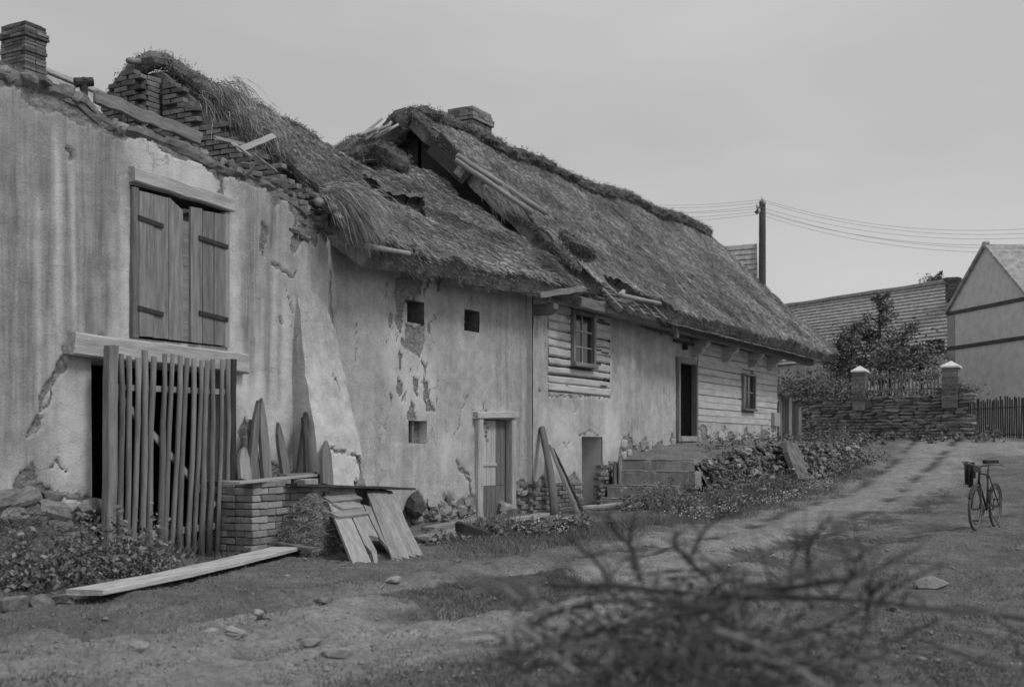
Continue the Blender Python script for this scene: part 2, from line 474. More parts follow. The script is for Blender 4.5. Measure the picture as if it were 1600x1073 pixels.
DARKP = [gpoly(q) for q in ([(600, 935), (700, 912), (850, 898), (960, 900), (900, 925), (760, 950), (640, 958)],
         [(1110, 880), (1260, 830), (1370, 805), (1480, 765), (1500, 775), (1420, 805), (1300, 845), (1420, 838), (1430, 850), (1340, 848), (1180, 885)])]
def gz(x, y):
    x = np.asarray(x, float); y = np.asarray(y, float)
    z = gbase(x, y)
    near = sstep(60, 20, np.hypot(x - 10, y + 6))
    z = z + near * ((fbm(x * .5, y * .5, 3) - .5) * .14 + (fbm(x * 2.2, y * 2.2, 9) - .5) * .07)
    for r in RUT:
        d = segdist(x + (fbm(x * .7, y * .7, 13) - .5) * .5, y, r); z = z + (-.11 * np.exp(-(d / .2) ** 2) + .045 * np.exp(-((d - .42) / .16) ** 2)) * near * (1 - .8 * sstep(-1, 7, x)) * (.5 + fbm(x * .6, y * .6, 14))
    return z
def gzf(x, y): return float(gz(np.array([x]), np.array([y]))[0])

def axis_lines(segs):
    out = [segs[0][0]]
    for a, b, st in segs:
        n = max(1, int(round((b - a) / st))); out += list(np.linspace(a, b, n + 1)[1:])
    return np.array(out)
gx = axis_lines([(-400, -60, 40), (-60, -14, 4), (-14, 12, .075), (12, 34, .11), (34, 45, .3), (45, 80, 2), (80, 600, 40)])
gy = axis_lines([(-400, -40, 40), (-40, -16, 1.5), (-16, .6, .075), (.6, 6, .5), (6, 60, 4), (60, 500, 40)])
X, Y = np.meshgrid(gx, gy, indexing='ij')
Z = gz(X, Y)
tur = fbm(X * 3.1, Y * 3.1, 21) - .5
Z = Z + np.where((X > -14) & (X < 45) & (Y < .6) & (Y > -16), tur * .07 + (NR.random(X.shape) - .5) * .022, 0)
nxg, nyg = X.shape
I = np.arange(nxg * nyg).reshape(nxg, nyg)
F = np.stack([I[:-1, :-1], I[1:, :-1], I[1:, 1:], I[:-1, 1:]], -1).reshape(-1, 4).astype(np.int32)
warp = (fbm(X * .9, Y * .9, 31) - .5) * 1.6
rd = sstep(1.75, .8, segdist(X, Y, ROAD) + warp)
yard = sstep(-9.5, -5, Y) * sstep(9.5, 3, X) * .18
dk = np.zeros_like(X)
for q in DARKP: dk = np.maximum(dk, .8 * inpoly(X + warp * .6, Y + tur * 1.6 + warp * .3, q) * (.5 + fbm(X * 2, Y * 2, 77)))
for r in RUT: dk = np.maximum(dk, .95 * np.exp(-(segdist(X + warp * .12, Y, r) / .16) ** 2) * sstep(.35, .6, fbm(X * 1.1, Y * 1.1, 58)))
gm = bpy.data.materials.new('earth'); gm.use_nodes = True
n, l = gm.node_tree.nodes, gm.node_tree.links
b = n['Principled BSDF']; b.inputs['Roughness'].default_value = .95; b.inputs['Specular IOR Level'].default_value = .1
gp = n.new('ShaderNodeNewGeometry').outputs['Position']
ga = n.new('ShaderNodeAttribute'); ga.attribute_name = 'mask'
gs = n.new('ShaderNodeSeparateColor'); l.new(ga.outputs['Color'], gs.inputs[0])
def gno(s, d=7, r=.65):
    t = n.new('ShaderNodeTexNoise'); t.inputs['Scale'].default_value = s; t.inputs['Detail'].default_value = d; t.inputs['Roughness'].default_value = r
    l.new(gp, t.inputs['Vector']); return t.outputs['Fac']
def grg(v, a, c, lo=.3, hi=.7):
    t = n.new('ShaderNodeMapRange'); t.inputs['From Min'].default_value = lo; t.inputs['From Max'].default_value = hi
    t.inputs['To Min'].default_value = a; t.inputs['To Max'].default_value = c; l.new(v, t.inputs['Value']); return t.outputs[0]
def gmix(f, a, c):
    t = n.new('ShaderNodeMix'); t.data_type = 'FLOAT'
    for i, q in ((0, f), (2, a), (3, c)):
        if isinstance(q, (int, float)): t.inputs[i].default_value = q
        else: l.new(q, t.inputs[i])
    return t.outputs[0]
def gmul(a, c):
    t = n.new('ShaderNodeMath'); t.operation = 'MULTIPLY'; l.new(a, t.inputs[0]); l.new(c, t.inputs[1]); return t.outputs[0]
soil = grg(gno(1.1), .10, .21)
road = grg(gno(2.2), .20, .33)
c1 = gmix(gs.outputs['Red'], soil, road)
c1 = gmix(gs.outputs['Green'], c1, .075)
c1 = gmul(c1, grg(gno(26, 5, .75), .6, 1.42))
c1 = gmul(c1, grg(gno(7, 6, .7), .8, 1.2))
l.new(c1, b.inputs['Base Color'])
bp = n.new('ShaderNodeBump'); bp.inputs['Strength'].default_value = .8; bp.inputs['Distance'].default_value = .05
l.new(gno(18, 8, .7), bp.inputs['Height']); l.new(bp.outputs[0], b.inputs['Normal'])
M['earth'] = gm
ground = obj('ground', np.stack([X, Y, Z], -1).reshape(-1, 3), F, 'earth', None, origin=(0, 0, 0), smooth=True)
tag(ground, 'trodden earth and thin turf of the farmyard and lane', None, kind='structure')
ground['category'] = 'ground'
setattr_c(ground, 'mask', np.stack([np.clip(rd + yard * fbm(X, Y, 4), 0, 1), np.clip(dk, 0, 1), rd * 0, rd * 0 + 1], -1).reshape(-1, 4))

# ============================================================ BUILDINGS: fronts
def fx(u, y, v=700): return on_y(u, v, y).x
def rect(u0, u1, v0, v1, y):
    """opening in the front: columns u0..u1, head at v0 and foot at v1 (read at its left side)"""
    return fx(u0, y), fx(u1, y), on_y(u0, v1, y).z, on_y(u0, v0, y).z
def pp(pts, y): return [(p.x, p.z) for p in (on_y(u, v, y) for u, v in pts)]

def wall_front(name, parent, x0, x1, zb, top, y, holes, peels, cracks, stains, limes, m, res=.025, low=.6, seed=0, thick=.5, slope=None, broad=(), flakes=(), runs=()):
    xs = set(np.round(np.arange(x0, x1, res), 4)) | {x1}
    zt = max(p[1] for p in top); zs = set(np.round(np.arange(zb, zt + res, res), 4))
    for h in holes:
        for q in h[:2]: xs = {k for k in xs if abs(k - q) > res * .45} | {q}
        for q in h[2:4]: zs = {k for k in zs if abs(k - q) > res * .45} | {q}
    xs = np.array(sorted(xs)); zs = np.array(sorted(zs))
    X, Z = np.meshgrid(xs, zs, indexing='ij')
    tx = np.array([p[0] for p in top]); tz = np.array([p[1] for p in top])
    T = np.interp(X, tx, tz) + (fbm(X * 4, X * 0, seed + 3) - .5) * .16
    Zc = np.minimum(Z, T)
    wx = X + (fbm(X * 3.2, Z * 3.2, seed + 5, 5) - .5) * .3; wz = Z + (fbm(X * 3.2, Z * 3.2, seed + 6, 5) - .5) * .3
    peel = np.zeros_like(X)
    for q in peels: peel = np.maximum(peel, inpoly(wx, wz, q))
    fl = fbm(X * 2.3, Z * 2.3, seed + 40, 5)
    peel = np.maximum(peel, (fl > .70) * sstep(low + .9, low, Z))
    peel = np.maximum(peel, (Zc > T - .10 - .12 * fbm(X * 2, X * 0, seed + 9)) * 1.0)
    edge = peel - (np.roll(peel, 1, 0) + np.roll(peel, -1, 0) + np.roll(peel, 1, 1) + np.roll(peel, -1, 1)) / 4
    fk = np.zeros_like(X)
    for q in flakes: fk = np.maximum(fk, inpoly(wx, wz, q))
    peel = np.maximum(peel, fk * (fbm(X * 7, Z * 4.2, seed + 45, 4) > .63))
    crk = np.zeros_like(X)
    for pts, w in cracks:
        d = segdist(X + (fbm(X * 7, Z * 7, seed + 12) - .5) * .14, Z + (fbm(X * 7, Z * 7, seed + 13) - .5) * .14, pts)
        crk = np.maximum(crk, np.clip(1.3 - d / w, 0, 1))
    st = np.zeros_like(X)
    for pts, w, a in stains:           # vertical runs: (x, top, bottom)
        xx, za, zb_ = pts
        st = np.maximum(st, a * np.exp(-((X - xx + (fbm(X * 0 + xx, Z * .8, seed + 17) - .5) * .25) / w) ** 2) * sstep(za + .15, za - .1, Z) * sstep(zb_ - .4, zb_ + .5, Z))
    for q, a in broad: st = np.maximum(st, a * inpoly(wx, wz + (fbm(X * 6, Z * .5, seed + 25) - .5) * .8, q))
    lm = np.zeros_like(X)
    for q in limes: lm = np.maximum(lm, inpoly(wx, wz, q))
    dep = peel * (.014 + .03 * fbm(X * 6, Z * 9, seed + 20)) + crk * .035 + (fbm(X * .8, Z * .8, seed + 22) - .5) * .06 + (fbm(X * 4, Z * 4, seed + 23) - .5) * .018
    Yv = y + dep
    if slope is not None: Yv = Yv + slope(X, Z)
    for _ in range(7):                  # stains and limewash fade out softly
        st = (st + np.roll(st, 1, 0) + np.roll(st, -1, 0) + np.roll(st, 1, 1) + np.roll(st, -1, 1)) / 5
        lm = (lm * 2 + np.roll(lm, 2, 0) + np.roll(lm, -2, 0) + np.roll(lm, 3, 1) + np.roll(lm, -3, 1)) / 6
    lm = lm * (.35 + 1.1 * fbm(X * 1.7, Z * .9, seed + 33)); st = st * (.45 + 1.0 * fbm(X * 5, Z * .35, seed + 34)); lm = lm * (1 - .95 * np.clip(st * 1.5, 0, 1))
    for (xx, za, zb_), w, a in runs: k = a * np.exp(-((X - xx + (fbm(X * 0 + xx, Z * .8, seed + 18) - .5) * .12) / w) ** 2) * sstep(za + .1, za - .3, Z) * sstep(zb_ - .4, zb_ + .4, Z); st = st * (1 - k); lm = np.maximum(lm, .7 * k)
    nX, nZ = X.shape; I = np.arange(nX * nZ).reshape(nX, nZ)
    Fq = np.stack([I[:-1, :-1], I[1:, :-1], I[1:, 1:], I[:-1, 1:]], -1)
    cx = (xs[:-1] + xs[1:])[:, None] / 2; cz = (zs[:-1] + zs[1:])[None, :] / 2
    keep = (np.diff(Zc, axis=1)[:-1, :] > 1e-4) | (np.diff(Zc, axis=1)[1:, :] > 1e-4)
    for h in holes: keep &= ~((cx > h[0]) & (cx < h[1]) & (cz > h[2]) & (cz < h[3]))
    V = np.stack([X, Yv, Zc], -1).reshape(-1, 3)
    o = obj(name, V, Fq[keep].astype(np.int32), m, parent, smooth=True)
    setattr_c(o, 'mask', np.stack([np.clip(np.maximum(peel, crk), 0, 1), np.clip(st, 0, 1), np.clip(lm, 0, 1), X * 0 + 1], -1).reshape(-1, 4))
    # the body of the wall behind its face: ragged top and back
    xs2 = np.arange(x0, x1 + .01, .2); t2 = np.interp(xs2, tx, tz) - .06
    mb = MB()
    for i in range(len(xs2) - 1):
        a, c = xs2[i], xs2[i + 1]
        zlo = max([zb] + [h[3] + .03 for h in holes if h[0] < c and h[1] > a])       # open above and below the openings' heads
        mb.add([(a, y + .01, t2[i]), (c, y + .01, t2[i + 1]), (c, y + thick, t2[i + 1] - .05), (a, y + thick, t2[i] - .05), (a, y + thick, zlo), (c, y + thick, zlo)], [(0, 1, 2, 3), (3, 2, 5, 4)])
    bo = mb.build('wall_back', 'mortar', o)
    return o
def reveal(parent, h, y, depth, m='plaster_small', back='dark', name='reveal'):
    x0, x1, z0, z1 = h; e = .004; y0 = y + .012; mb = MB()
    y1 = y + depth
    V = [(x0 + e, y0, z0 + e), (x1 - e, y0, z0 + e), (x1 - e, y0, z1 - e), (x0 + e, y0, z1 - e)] + [(x0 + e, y1, z0 + e), (x1 - e, y1, z0 + e), (x1 - e, y1, z1 - e), (x0 + e, y1, z1 - e)]
    mb.add(V, [(0, 1, 5, 4), (1, 2, 6, 5), (2, 3, 7, 6), (3, 0, 4, 7)])
    o = mb.build(name, m, parent)
    if back:
        mb = MB(); mb.add(V[4:], [(0, 1, 2, 3)]); mb.build('dark_inside', back, parent)  # near-black sheet stands in for the unlit depth of the opening
    return o

# ------------------------------------------------------------ barn
YB = 0.0
barn = thing('roofless_barn', 'roofless barn with streaked lime plaster, shuttered hatch above a pole gate', 'barn', (-2, 0, 0))
btop = [(-8, 5.35)] + pp([(35, 118), (90, 135), (135, 152), (165, 185), (230, 205), (310, 232), (345, 256), (380, 262), (425, 285), (450, 300), (480, 318)], YB) + [(2.0, 4.35)]
hatch = rect(203, 355, 290, 527, YB)
hatch = (hatch[0], hatch[1], on_y(203, 527, YB).z, on_y(203, 288, YB).z)
gateh = (fx(143, YB), fx(366, YB), -.1, on_y(143, 563, YB).z)
b_peel = [pp(q, YB) for q in (
    [(30, 110), (100, 130), (160, 170), (250, 205), (330, 240), (345, 285), (338, 262), (250, 228), (180, 215), (150, 205), (110, 180), (60, 172), (30, 160)],
    [(455, 300), (500, 330), (515, 380), (505, 372), (480, 375), (458, 388), (455, 365), (470, 345), (455, 330)],
    [(340, 250), (352, 262), (352, 300), (348, 320), (340, 305), (350, 285)],
    [(30, 745), (48, 730), (62, 762), (80, 752), (80, 780), (105, 800), (140, 812), (145, 900), (30, 900)],
    [(80, 575), (100, 560), (102, 585), (85, 600), (75, 625), (58, 640), (62, 615), (75, 598)],
    [(50, 660), (70, 640), (62, 670), (40, 690)],
    [(410, 270), (440, 290), (450, 310), (430, 330), (415, 300)], [(408, 385), (418, 340), (425, 360), (414, 400)],
    [(375, 690), (382, 640), (395, 660), (392, 720), (500, 740), (500, 900), (365, 900), (370, 740)])]
b_crack = [(pp(q, YB), w) for q, w in (
    ([(425, 415), (440, 420), (458, 430), (460, 422)], .022), ([(346, 262), (350, 300), (345, 312)], .03), ([(447, 440), (452, 470), (458, 490)], .01),
    ([(105, 233), (112, 240), (114, 250)], .025), ([(205, 275), (260, 292), (355, 317)], .012), ([(100, 545), (98, 580), (80, 610), (70, 640), (45, 680)], .018),
    ([(78, 730), (92, 720), (108, 738)], .014), ([(438, 498), (440, 508)], .022), ([(105, 522), (160, 524)], .012), ([(472, 310), (480, 330), (478, 350)], .02), ([(62, 330), (66, 332)], .01))]
b_st = []
for u, w, a, v1 in ((45, .10, .8, 800), (75, .07, .9, 520), (88, .05, .6, 600), (118, .06, .7, 560), (135, .12, .95, 560), (160, .10, .9, 530), (178, .06, .7, 400), (190, .04, .6, 540), (372, .05, .6, 560), (384, .05, 1.0, 560), (394, .05, 1.0, 600), (407, .03, .9, 560),
                    (421, .06, 1.0, 640), (440, .05, .7, 640), (465, .05, .5, 480), (485, .06, .6, 560), (500, .05, .6, 560), (505, .06, .5, 620), (20, .1, .8, 700), (60, .16, .55, 700), (105, .2, .55, 620), (150, .2, .5, 560)):
    p = on_y(u, v1, YB); b_st.append(((p.x, 5.4, p.z), w * 1.5, a))
b_lime = [pp(q, YB) for q in ([(175, 330), (200, 300), (204, 525), (160, 525), (170, 420)], [(200, 215), (330, 262), (345, 300), (205, 262)], [(110, 560), (145, 562), (145, 700), (140, 800), (85, 760), (95, 640)], [(425, 470), (458, 480), (460, 620), (430, 700), (428, 560)], [(362, 330), (402, 300), (412, 480), (425, 560), (428, 700), (375, 690), (362, 560)])]
bwall = wall_front('wall', barn, -8, 2.0, -.3, btop, YB, [hatch, gateh], b_peel, b_crack, b_st, b_lime, 'plaster_barn', seed=1, low=.4, flakes=[pp([(455, 300), (515, 360), (512, 400), (460, 390)], YB)], runs=[((fx(u_, YB), on_y(u_, v0_, YB).z, on_y(u_, v1_, YB).z), w_, a_) for u_, v0_, v1_, w_, a_ in ((57, 290, 640, .05, .6), (88, 200, 540, .045, .9), (113, 250, 500, .035, .8), (75, 480, 700, .06, .5), (430, 400, 640, .06, .5))], broad=[(pp([(-60, 60), (150, 160), (195, 200), (188, 300), (172, 330), (165, 520), (100, 540), (95, 560), (40, 690), (-60, 760)], YB), .62), (pp([(400, 270), (515, 350), (520, 470), (470, 560), (460, 470), (440, 520), (428, 500), (405, 480)], YB), .35)])
reveal(bwall, hatch, YB, .45, 'wood_dark', None)
reveal(bwall, gateh, YB, .5, 'plaster_small', None)
# inside of the barn: loft floor, back and end walls
mb = MB(); mb.box(-8, 2.0, .55, 7.4, 2.75, 2.9); mb.build('loft_floor', 'wood_dark', barn)
mb = MB(); mb.box(-8, 2.0, 7.4, 7.8, -.2, 4.6); mb.build('rear_wall', 'mortar', barn)
mb = MB(); mb.box(-8.4, -8.0, -.02, 7.8, -.2, 5.1); mb.build('end_wall', 'mortar', barn)

# hatch: lintel, sill beam, two shutters of planks
hx0, hx1, hz0, hz1 = hatch
beam('lintel', (hx0 - .02, -.03, hz1 + .11), (hx1 + .04, -.03, hz1 + .05), .12, .17, 'wood_white', barn, jit=.008)
beam('lintel', (fx(103, 0), -.05, hz0 - .14), (fx(380, 0), -.05, hz0 - .19), .16, .25, 'wood_white', barn, jit=.012, seg=10)
beam('frame_post', (hx0 + .05, .0, hz0), (hx0 + .05, .0, hz1 - .03), .10, .10, 'wood_grey', barn, up=(0, 1, 0))
beam('frame_post', (hx1 - .045, .0, hz0), (hx1 - .045, .0, hz1 - .06), .09, .10, 'wood_pale', barn, up=(0, 1, 0))
def shutter(xa, xb, n, ang, zt, strap_u):
    s = place(bpy.data.objects.new('shutter', None), barn, ((xa + xb) / 2, -.03, (hz0 + zt) / 2))
    w = (xb - xa) / n
    for i in range(n):
        c = xa + (i + .5) * w
        cut = RND.uniform(-.015, .015)
        board('plank', [(hz0 + .015 + RND.uniform(0, .02), -w / 2 + .006), (zt + cut - (.12 if (ang > 0 and i == n - 1) else 0), -w / 2 + .006 if ang >= 0 else -w / 2 + .006), (zt + cut, w / 2 - .006), (hz0 + .02, w / 2 - .006)] if ang >= 0 else
              [(hz0 + .015, -w / 2 + .006), (zt + cut, -w / 2 + .006), (zt + cut - .01, w / 2 - .006), (hz0 + .02, w / 2 - .006)],
              (c, -.03 + RND.uniform(-.006, .006), 0), (0, 0, 1), (-1, 0, 0), .03, 'wood_shutter', s)
    for f in strap_u:
        z = hz0 + (zt - hz0) * f
        x_a, x_b = (xa - .02, xa + (xb - xa) * .52) if ang >= 0 else (xa + (xb - xa) * .22, xb + .03)
        beam('hinge_strap', (x_a, -.055, z + .02), (x_b, -.055, z - .02), .02, .055, 'iron', s)
    return s
gap = fx(284, 0)
shutter(hx0 + .09, gap - .015, 3, 1, hz1 - .05, (.19, .80))
shutter(gap + .10, hx1 - .08, 3, -1, hz1 - .09, (.22, .77))
mb = MB(); mb.box(gap - .02, gap + .11, -.015, .02, hz0 + .02, hz1 - .28); mb.build('frame_post', 'wood_shutter', barn)

# buttress in the corner, face sloping out
bx0, bx1 = 1.2, 2.32
NZ, NX = 90, 34
Xb, Zb = np.meshgrid(np.linspace(0, 1, NX), np.linspace(0, 1, NZ), indexing='ij')
zz = -.1 + Zb * 3.9
taper = sstep(2.6, 3.8, zz)
xx = bx0 + .12 * taper + Xb * ((bx1 - bx0) * (1 - .3 * Zb) - .3 * taper)
yy = -.80 * np.clip(1 - zz / 3.75, 0, 1) ** 1.2 - .01 + .06 * sstep(3.2, 3.75, zz) + .10 * np.abs(Xb * 2 - 1) ** 4 * (1 - Zb) + (fbm(xx * 3, zz * 3, 60) - .5) * .07 + (fbm(xx * 9, zz * 9, 61) - .5) * .02
bp_ = inpoly(xx + (fbm(xx * 5, zz * 5, 64) - .5) * .3, zz + (fbm(xx * 5, zz * 5, 65) - .5) * .3, [(1.85, .15), (2.4, .1), (2.4, 1.05), (2.1, 1.25), (1.95, .9), (1.8, .95), (1.9, .5)])
ck = np.clip(1.4 - segdist(xx + (fbm(xx * 7, zz * 7, 62) - .5) * .15, zz + (fbm(xx * 7, zz * 7, 63) - .5) * .15, [(1.45, 1.35), (1.75, 1.28), (2.0, 1.25), (2.1, 1.0), (2.35, .95)]) / .022, 0, 1)
ck = np.maximum(ck, np.clip(1.4 - segdist(xx, zz, [(1.75, 2.35), (1.85, 2.3), (1.9, 2.15)]) / .02, 0, 1))
yy = yy + bp_ * .06 + ck * .04
I = np.arange(NX * NZ).reshape(NX, NZ)
F = [tuple(q) for q in np.stack([I[:-1, :-1], I[1:, :-1], I[1:, 1:], I[:-1, 1:]], -1).reshape(-1, 4)]
V = [tuple(q) for q in np.stack([xx, yy, zz], -1).reshape(-1, 3)]
n0 = len(V)
for i in range(NZ): V += [(xx[0, i], .05, zz[0, i]), (xx[-1, i], .35, zz[-1, i])]
for i in range(NZ - 1):
    F.append((I[0, i], I[0, i + 1], n0 + 2 * i + 2, n0 + 2 * i)); F.append((I[-1, i + 1], I[-1, i], n0 + 2 * i + 1, n0 + 2 * i + 3))
bt = obj('buttress', V, [tuple(int(k) for k in f) for f in F], 'plaster_barn', barn)
mk = np.zeros((len(V), 4)); mk[:, 3] = 1
mk[:n0, 0] = np.maximum(bp_, ck).reshape(-1); mk[:n0, 1] = (.9 * sstep(2.4, 3.6, zz) * fbm(xx * 5, zz * .6, 68) + .04).reshape(-1); mk[:n0, 2] = (.55 * sstep(3.3, 2.2, zz)).reshape(-1)  # front limed paler to imitate the light it catches
mk[n0:, 1] = .3  # sides tinted darker, their shade painted through the stain channel
setattr_c(bt, 'mask', mk)

# rubble of bricks and mud along the broken wall top
bm_var = [mesh_from('brick', chamfer(.28, .14, .072, .006, .005), 'brick_dark') for i in range(3)]
bm_var2 = [mesh_from('brick', chamfer(.28, .14, .072, .006, .005), 'brick') for i in range(4)]
st_var = [mesh_from('stone', chamfer(1, 1, 1, .22, .16), 'stone') for i in range(6)]
std_var = [mesh_from('stone', chamfer(1, 1, 1, .2, .14), 'stone_dark') for i in range(6)]
stw_var = [mesh_from('stone', chamfer(1, 1, 1, .2, .12), 'stone_lime') for i in range(5)]
stp_var = [mesh_from('stone', chamfer(1, 1, 1, .22, .16), 'stone_pale') for i in range(6)]
tx = [p[0] for p in btop]; tz = [p[1] for p in btop]
for i in range(42):
    x = RND.uniform(-5.2, 1.9); z = float(np.interp(x, tx, tz)) + RND.uniform(-.10, .09); y = RND.uniform(-.01, .42)
    if x > .3: z += RND.uniform(0, .12)
    piece('brick', RND.choice(bm_var + bm_var2), bwall, (x, y + .06, z), (RND.gauss(0, .3), RND.gauss(0, .25), RND.choice((0, 1.57)) + RND.gauss(0, .4)), (RND.uniform(.5, 1), 1, RND.uniform(.7, 1.1)))
for i in range(150):
    x = RND.uniform(-5.2, 1.9); z = float(np.interp(x, tx, tz)) + RND.uniform(-.08, .07)
    s = RND.uniform(.05, .15)
    piece('stone', RND.choice(st_var + std_var), bwall, (x, RND.uniform(.0, .4), z), (RND.uniform(0, 6), RND.uniform(0, 6), 0), (s * 1.4, s, s * .7))
# torn-open corner: rough stones and bricks at the right edge
for i in range(34):
    p = on_y(RND.uniform(452, 514), RND.uniform(305, 375), .02)
    if (p.x - 1.0) * 2 + (4.6 - p.z) < .4: continue
    s = RND.uniform(.5, .85)
    piece('brick', RND.choice(bm_var + bm_var2), bwall, (p.x, RND.uniform(.04, .13), p.z), (RND.gauss(0, .15), RND.gauss(0, .2), RND.gauss(0, .25)), (s, 1, s))
# rubble plinth at the far left
for i in range(60):
    p = on_y(RND.uniform(5, 142), RND.uniform(775, 880), -.02); s = RND.uniform(.1, .24)
    piece('stone', RND.choice(st_var), bwall, (p.x, RND.uniform(-.06, .06), p.z), (RND.uniform(-.3, .3), RND.uniform(-.3, .3), 0), (s * 1.6, s * .6, s * .8))

# ------------------------------------------------------------ farmhouse
house = thing('thatched_farmhouse', 'long farmhouse with sagging thatched roof, log and plaster walls and brick chimney', 'farmhouse', (14, 0, 0))
YC, YR = .28, .15
XC, XE = 8.62, 24.6
def R4(u0, u1, v0, v1, y): return (fx(u0, y), fx(u1, y), on_y((u0 + u1) / 2, v1, y).z, on_y((u0 + u1) / 2, v0, y).z)
vent1 = R4(637, 664, 470, 505, YC); vent2 = R4(725, 749, 485, 518, YC); vent3 = R4(639, 668, 657, 692, YC)
doorh = R4(746, 796, 655, 812, YC)
c_peel = [pp(q, YC) for q in (
    [(635, 503), (662, 505), (662, 540), (655, 560), (645, 548), (632, 535)], [(618, 430), (640, 420), (668, 425), (662, 460), (636, 470), (626, 520), (618, 505), (624, 470)],
    [(640, 640), (645, 632), (655, 655), (640, 657)], [(648, 590), (656, 595), (652, 625), (647, 615)], [(622, 590), (632, 600), (628, 622), (621, 612)],
    [(640, 775), (655, 765), (668, 790), (690, 782), (730, 780), (740, 775), (740, 830), (620, 830)], [(715, 725), (725, 735), (738, 748), (742, 830), (735, 830), (734, 755)],
    [(800, 752), (812, 745), (825, 755), (832, 755), (832, 830), (800, 830)], [(625, 545), (632, 552), (630, 560), (622, 555)], [(627, 520), (632, 522), (631, 536), (626, 532)])]
c_crack = [(pp(q, YC), w) for q, w in (([(732, 618), (722, 640), (718, 665), (712, 680)], .014), ([(714, 722), (735, 745)], .03), ([(740, 641), (765, 642)], .012), ([(756, 628), (756, 640)], .01), ([(515, 425), (518, 470), (520, 520)], .02), ([(557, 505), (556, 585)], .008))]
c_st = []
for u, w, a, v1 in ((640, .12, .9, 470), (655, .06, .7, 480), (612, .07, .6, 520), (690, .08, .5, 520), (704, .03, .9, 560), (760, .10, .6, 560), (790, .05, .95, 640), (800, .03, .9, 600), (812, .05, 1, 740), (822, .05, 1, 760), (828, .04, 1, 780), (775, .05, .6, 640), (515, .08, .6, 560), (540, .1, .4, 520)):
    p = on_y(u, v1, YC); c_st.append(((p.x, 4.5, p.z), w * 1.3, a))
c_lime = [pp(q, YC) for q in ([(600, 505), (622, 500), (632, 560), (668, 560), (678, 560), (680, 620), (668, 655), (640, 655), (620, 640), (600, 585)], [(680, 690), (705, 670), (718, 690), (690, 740)], [(730, 640), (800, 640), (800, 655), (735, 660)])]
ctop = [(1.9, 4.55), (5, 4.7), (XC, 4.75)]
cwall = wall_front('wall', house, 1.9, XC, -.2, ctop, YC, [vent1, vent2, vent3, doorh], c_peel, c_crack, c_st, c_lime, 'plaster', seed=70, low=.15, flakes=[pp([(606, 430), (690, 430), (682, 560), (684, 640), (660, 655), (615, 640), (600, 580)], YC)], broad=[(pp([(700, 380), (832, 400), (832, 790), (815, 760), (800, 640), (780, 560), (740, 470)], YC), .4)])
for h in (vent1, vent2): reveal(cwall, h, YC, .8, 'mortar')  # darker sides put the shade inside the vents into the colour
reveal(cwall, vent3, YC, .38)
reveal(cwall, doorh, YC, .5, 'plaster_small', 'dark')
x0, x1, z0, z1 = vent3
beam('bar', (x0 + (x1 - x0) * .42, YC + .1, z0), (x0 + (x1 - x0) * .42, YC + .1, z1), .05, .05, 'wood_grey', cwall, up=(0, 1, 0))
mb = MB(); mb.box(x0 + (x1 - x0) * .5, x1 - .01, YC + .16, YC + .19, z0 + .01, z1 - .01); mb.build('pane_board', 'wood_grey', cwall)
x0, x1, z0, z1 = vent2
beam('bar', (x0 + .03, YC + .2, z0 + .2), (x1 - .1, YC + .24, z0 + .19), .05, .04, 'wood_grey', cwall)

# right half: plaster, bared logs round the window, log bay, niche
niche = R4(909, 941, 682, 796, YR); rdoor = R4(1056, 1086, 560, 690, YR); win1 = R4(891, 926, 487, 574, YR); win2 = R4(1158, 1177, 584, 642, YR)
logA = R4(856, 953, 470, 616, YR); logB = (fx(1090, YR), fx(1214, YR), on_y(1150, 662, YR).z, 4.12)
r_peel = [pp(q, YR) for q in (
    [(832, 748), (850, 745), (870, 760), (890, 745), (898, 735), (908, 755), (910, 830), (832, 830)], [(938, 720), (945, 728), (950, 750), (975, 740), (985, 830), (935, 830), (935, 740)],
    [(970, 690), (985, 680), (992, 700), (1010, 682), (1015, 705), (1030, 690), (1040, 700), (1055, 672), (1057, 730), (965, 730)],
    [(1086, 668), (1100, 663), (1110, 685), (1135, 668), (1160, 690), (1165, 668), (1185, 690), (1190, 664), (1214, 690), (1214, 720), (1086, 720)],
    [(1090, 645), (1095, 640), (1096, 655), (1091, 655)])]
r_crack = [(pp(q, YR), w) for q, w in (([(905, 682), (920, 675), (938, 682)], .012), ([(893, 618), (900, 640), (896, 645)], .012), ([(880, 690), (884, 702), (892, 690)], .014), ([(855, 460), (850, 500), (858, 620), (955, 620), (962, 600), (952, 480)], .01), ([(842, 608), (845, 610)], .02))]
r_st = []
for u, w, a, v1 in ((838, .07, .5, 640), (858, .05, .3, 680), (905, .05, .3, 680), (960, .1, .35, 560), (1010, .3, .3, 560)):
    p = on_y(u, v1, YR); r_st.append(((p.x, 4.2, p.z), w * 1.3, a))
r_lime = [pp(q, YR) for q in ([(840, 625), (905, 650), (905, 740), (850, 735)], [(945, 630), (965, 640), (970, 690), (945, 715)])]
rtop = [(XC, 4.5), (9.2, 4.48), (13.5, 4.45), (14.2, 4.25), (XE, 4.22)]
rwall = wall_front('wall', house, XC, XE, -.2, rtop, YR, [niche, rdoor, win1, win2, logA, logB], r_peel, r_crack, r_st, r_lime, 'plaster', seed=110, low=.2)
reveal(rwall, niche, YR, .8, 'plaster_small', 'plaster_small')
reveal(rwall, rdoor, YR, 1.2, 'wood_dark', 'dark')
mb = MB(); mb.box(XC - .012, XC + .02, YR + .03, YC + .06, -.1, 4.4); mb.build('corner_face', 'plaster_small', house)
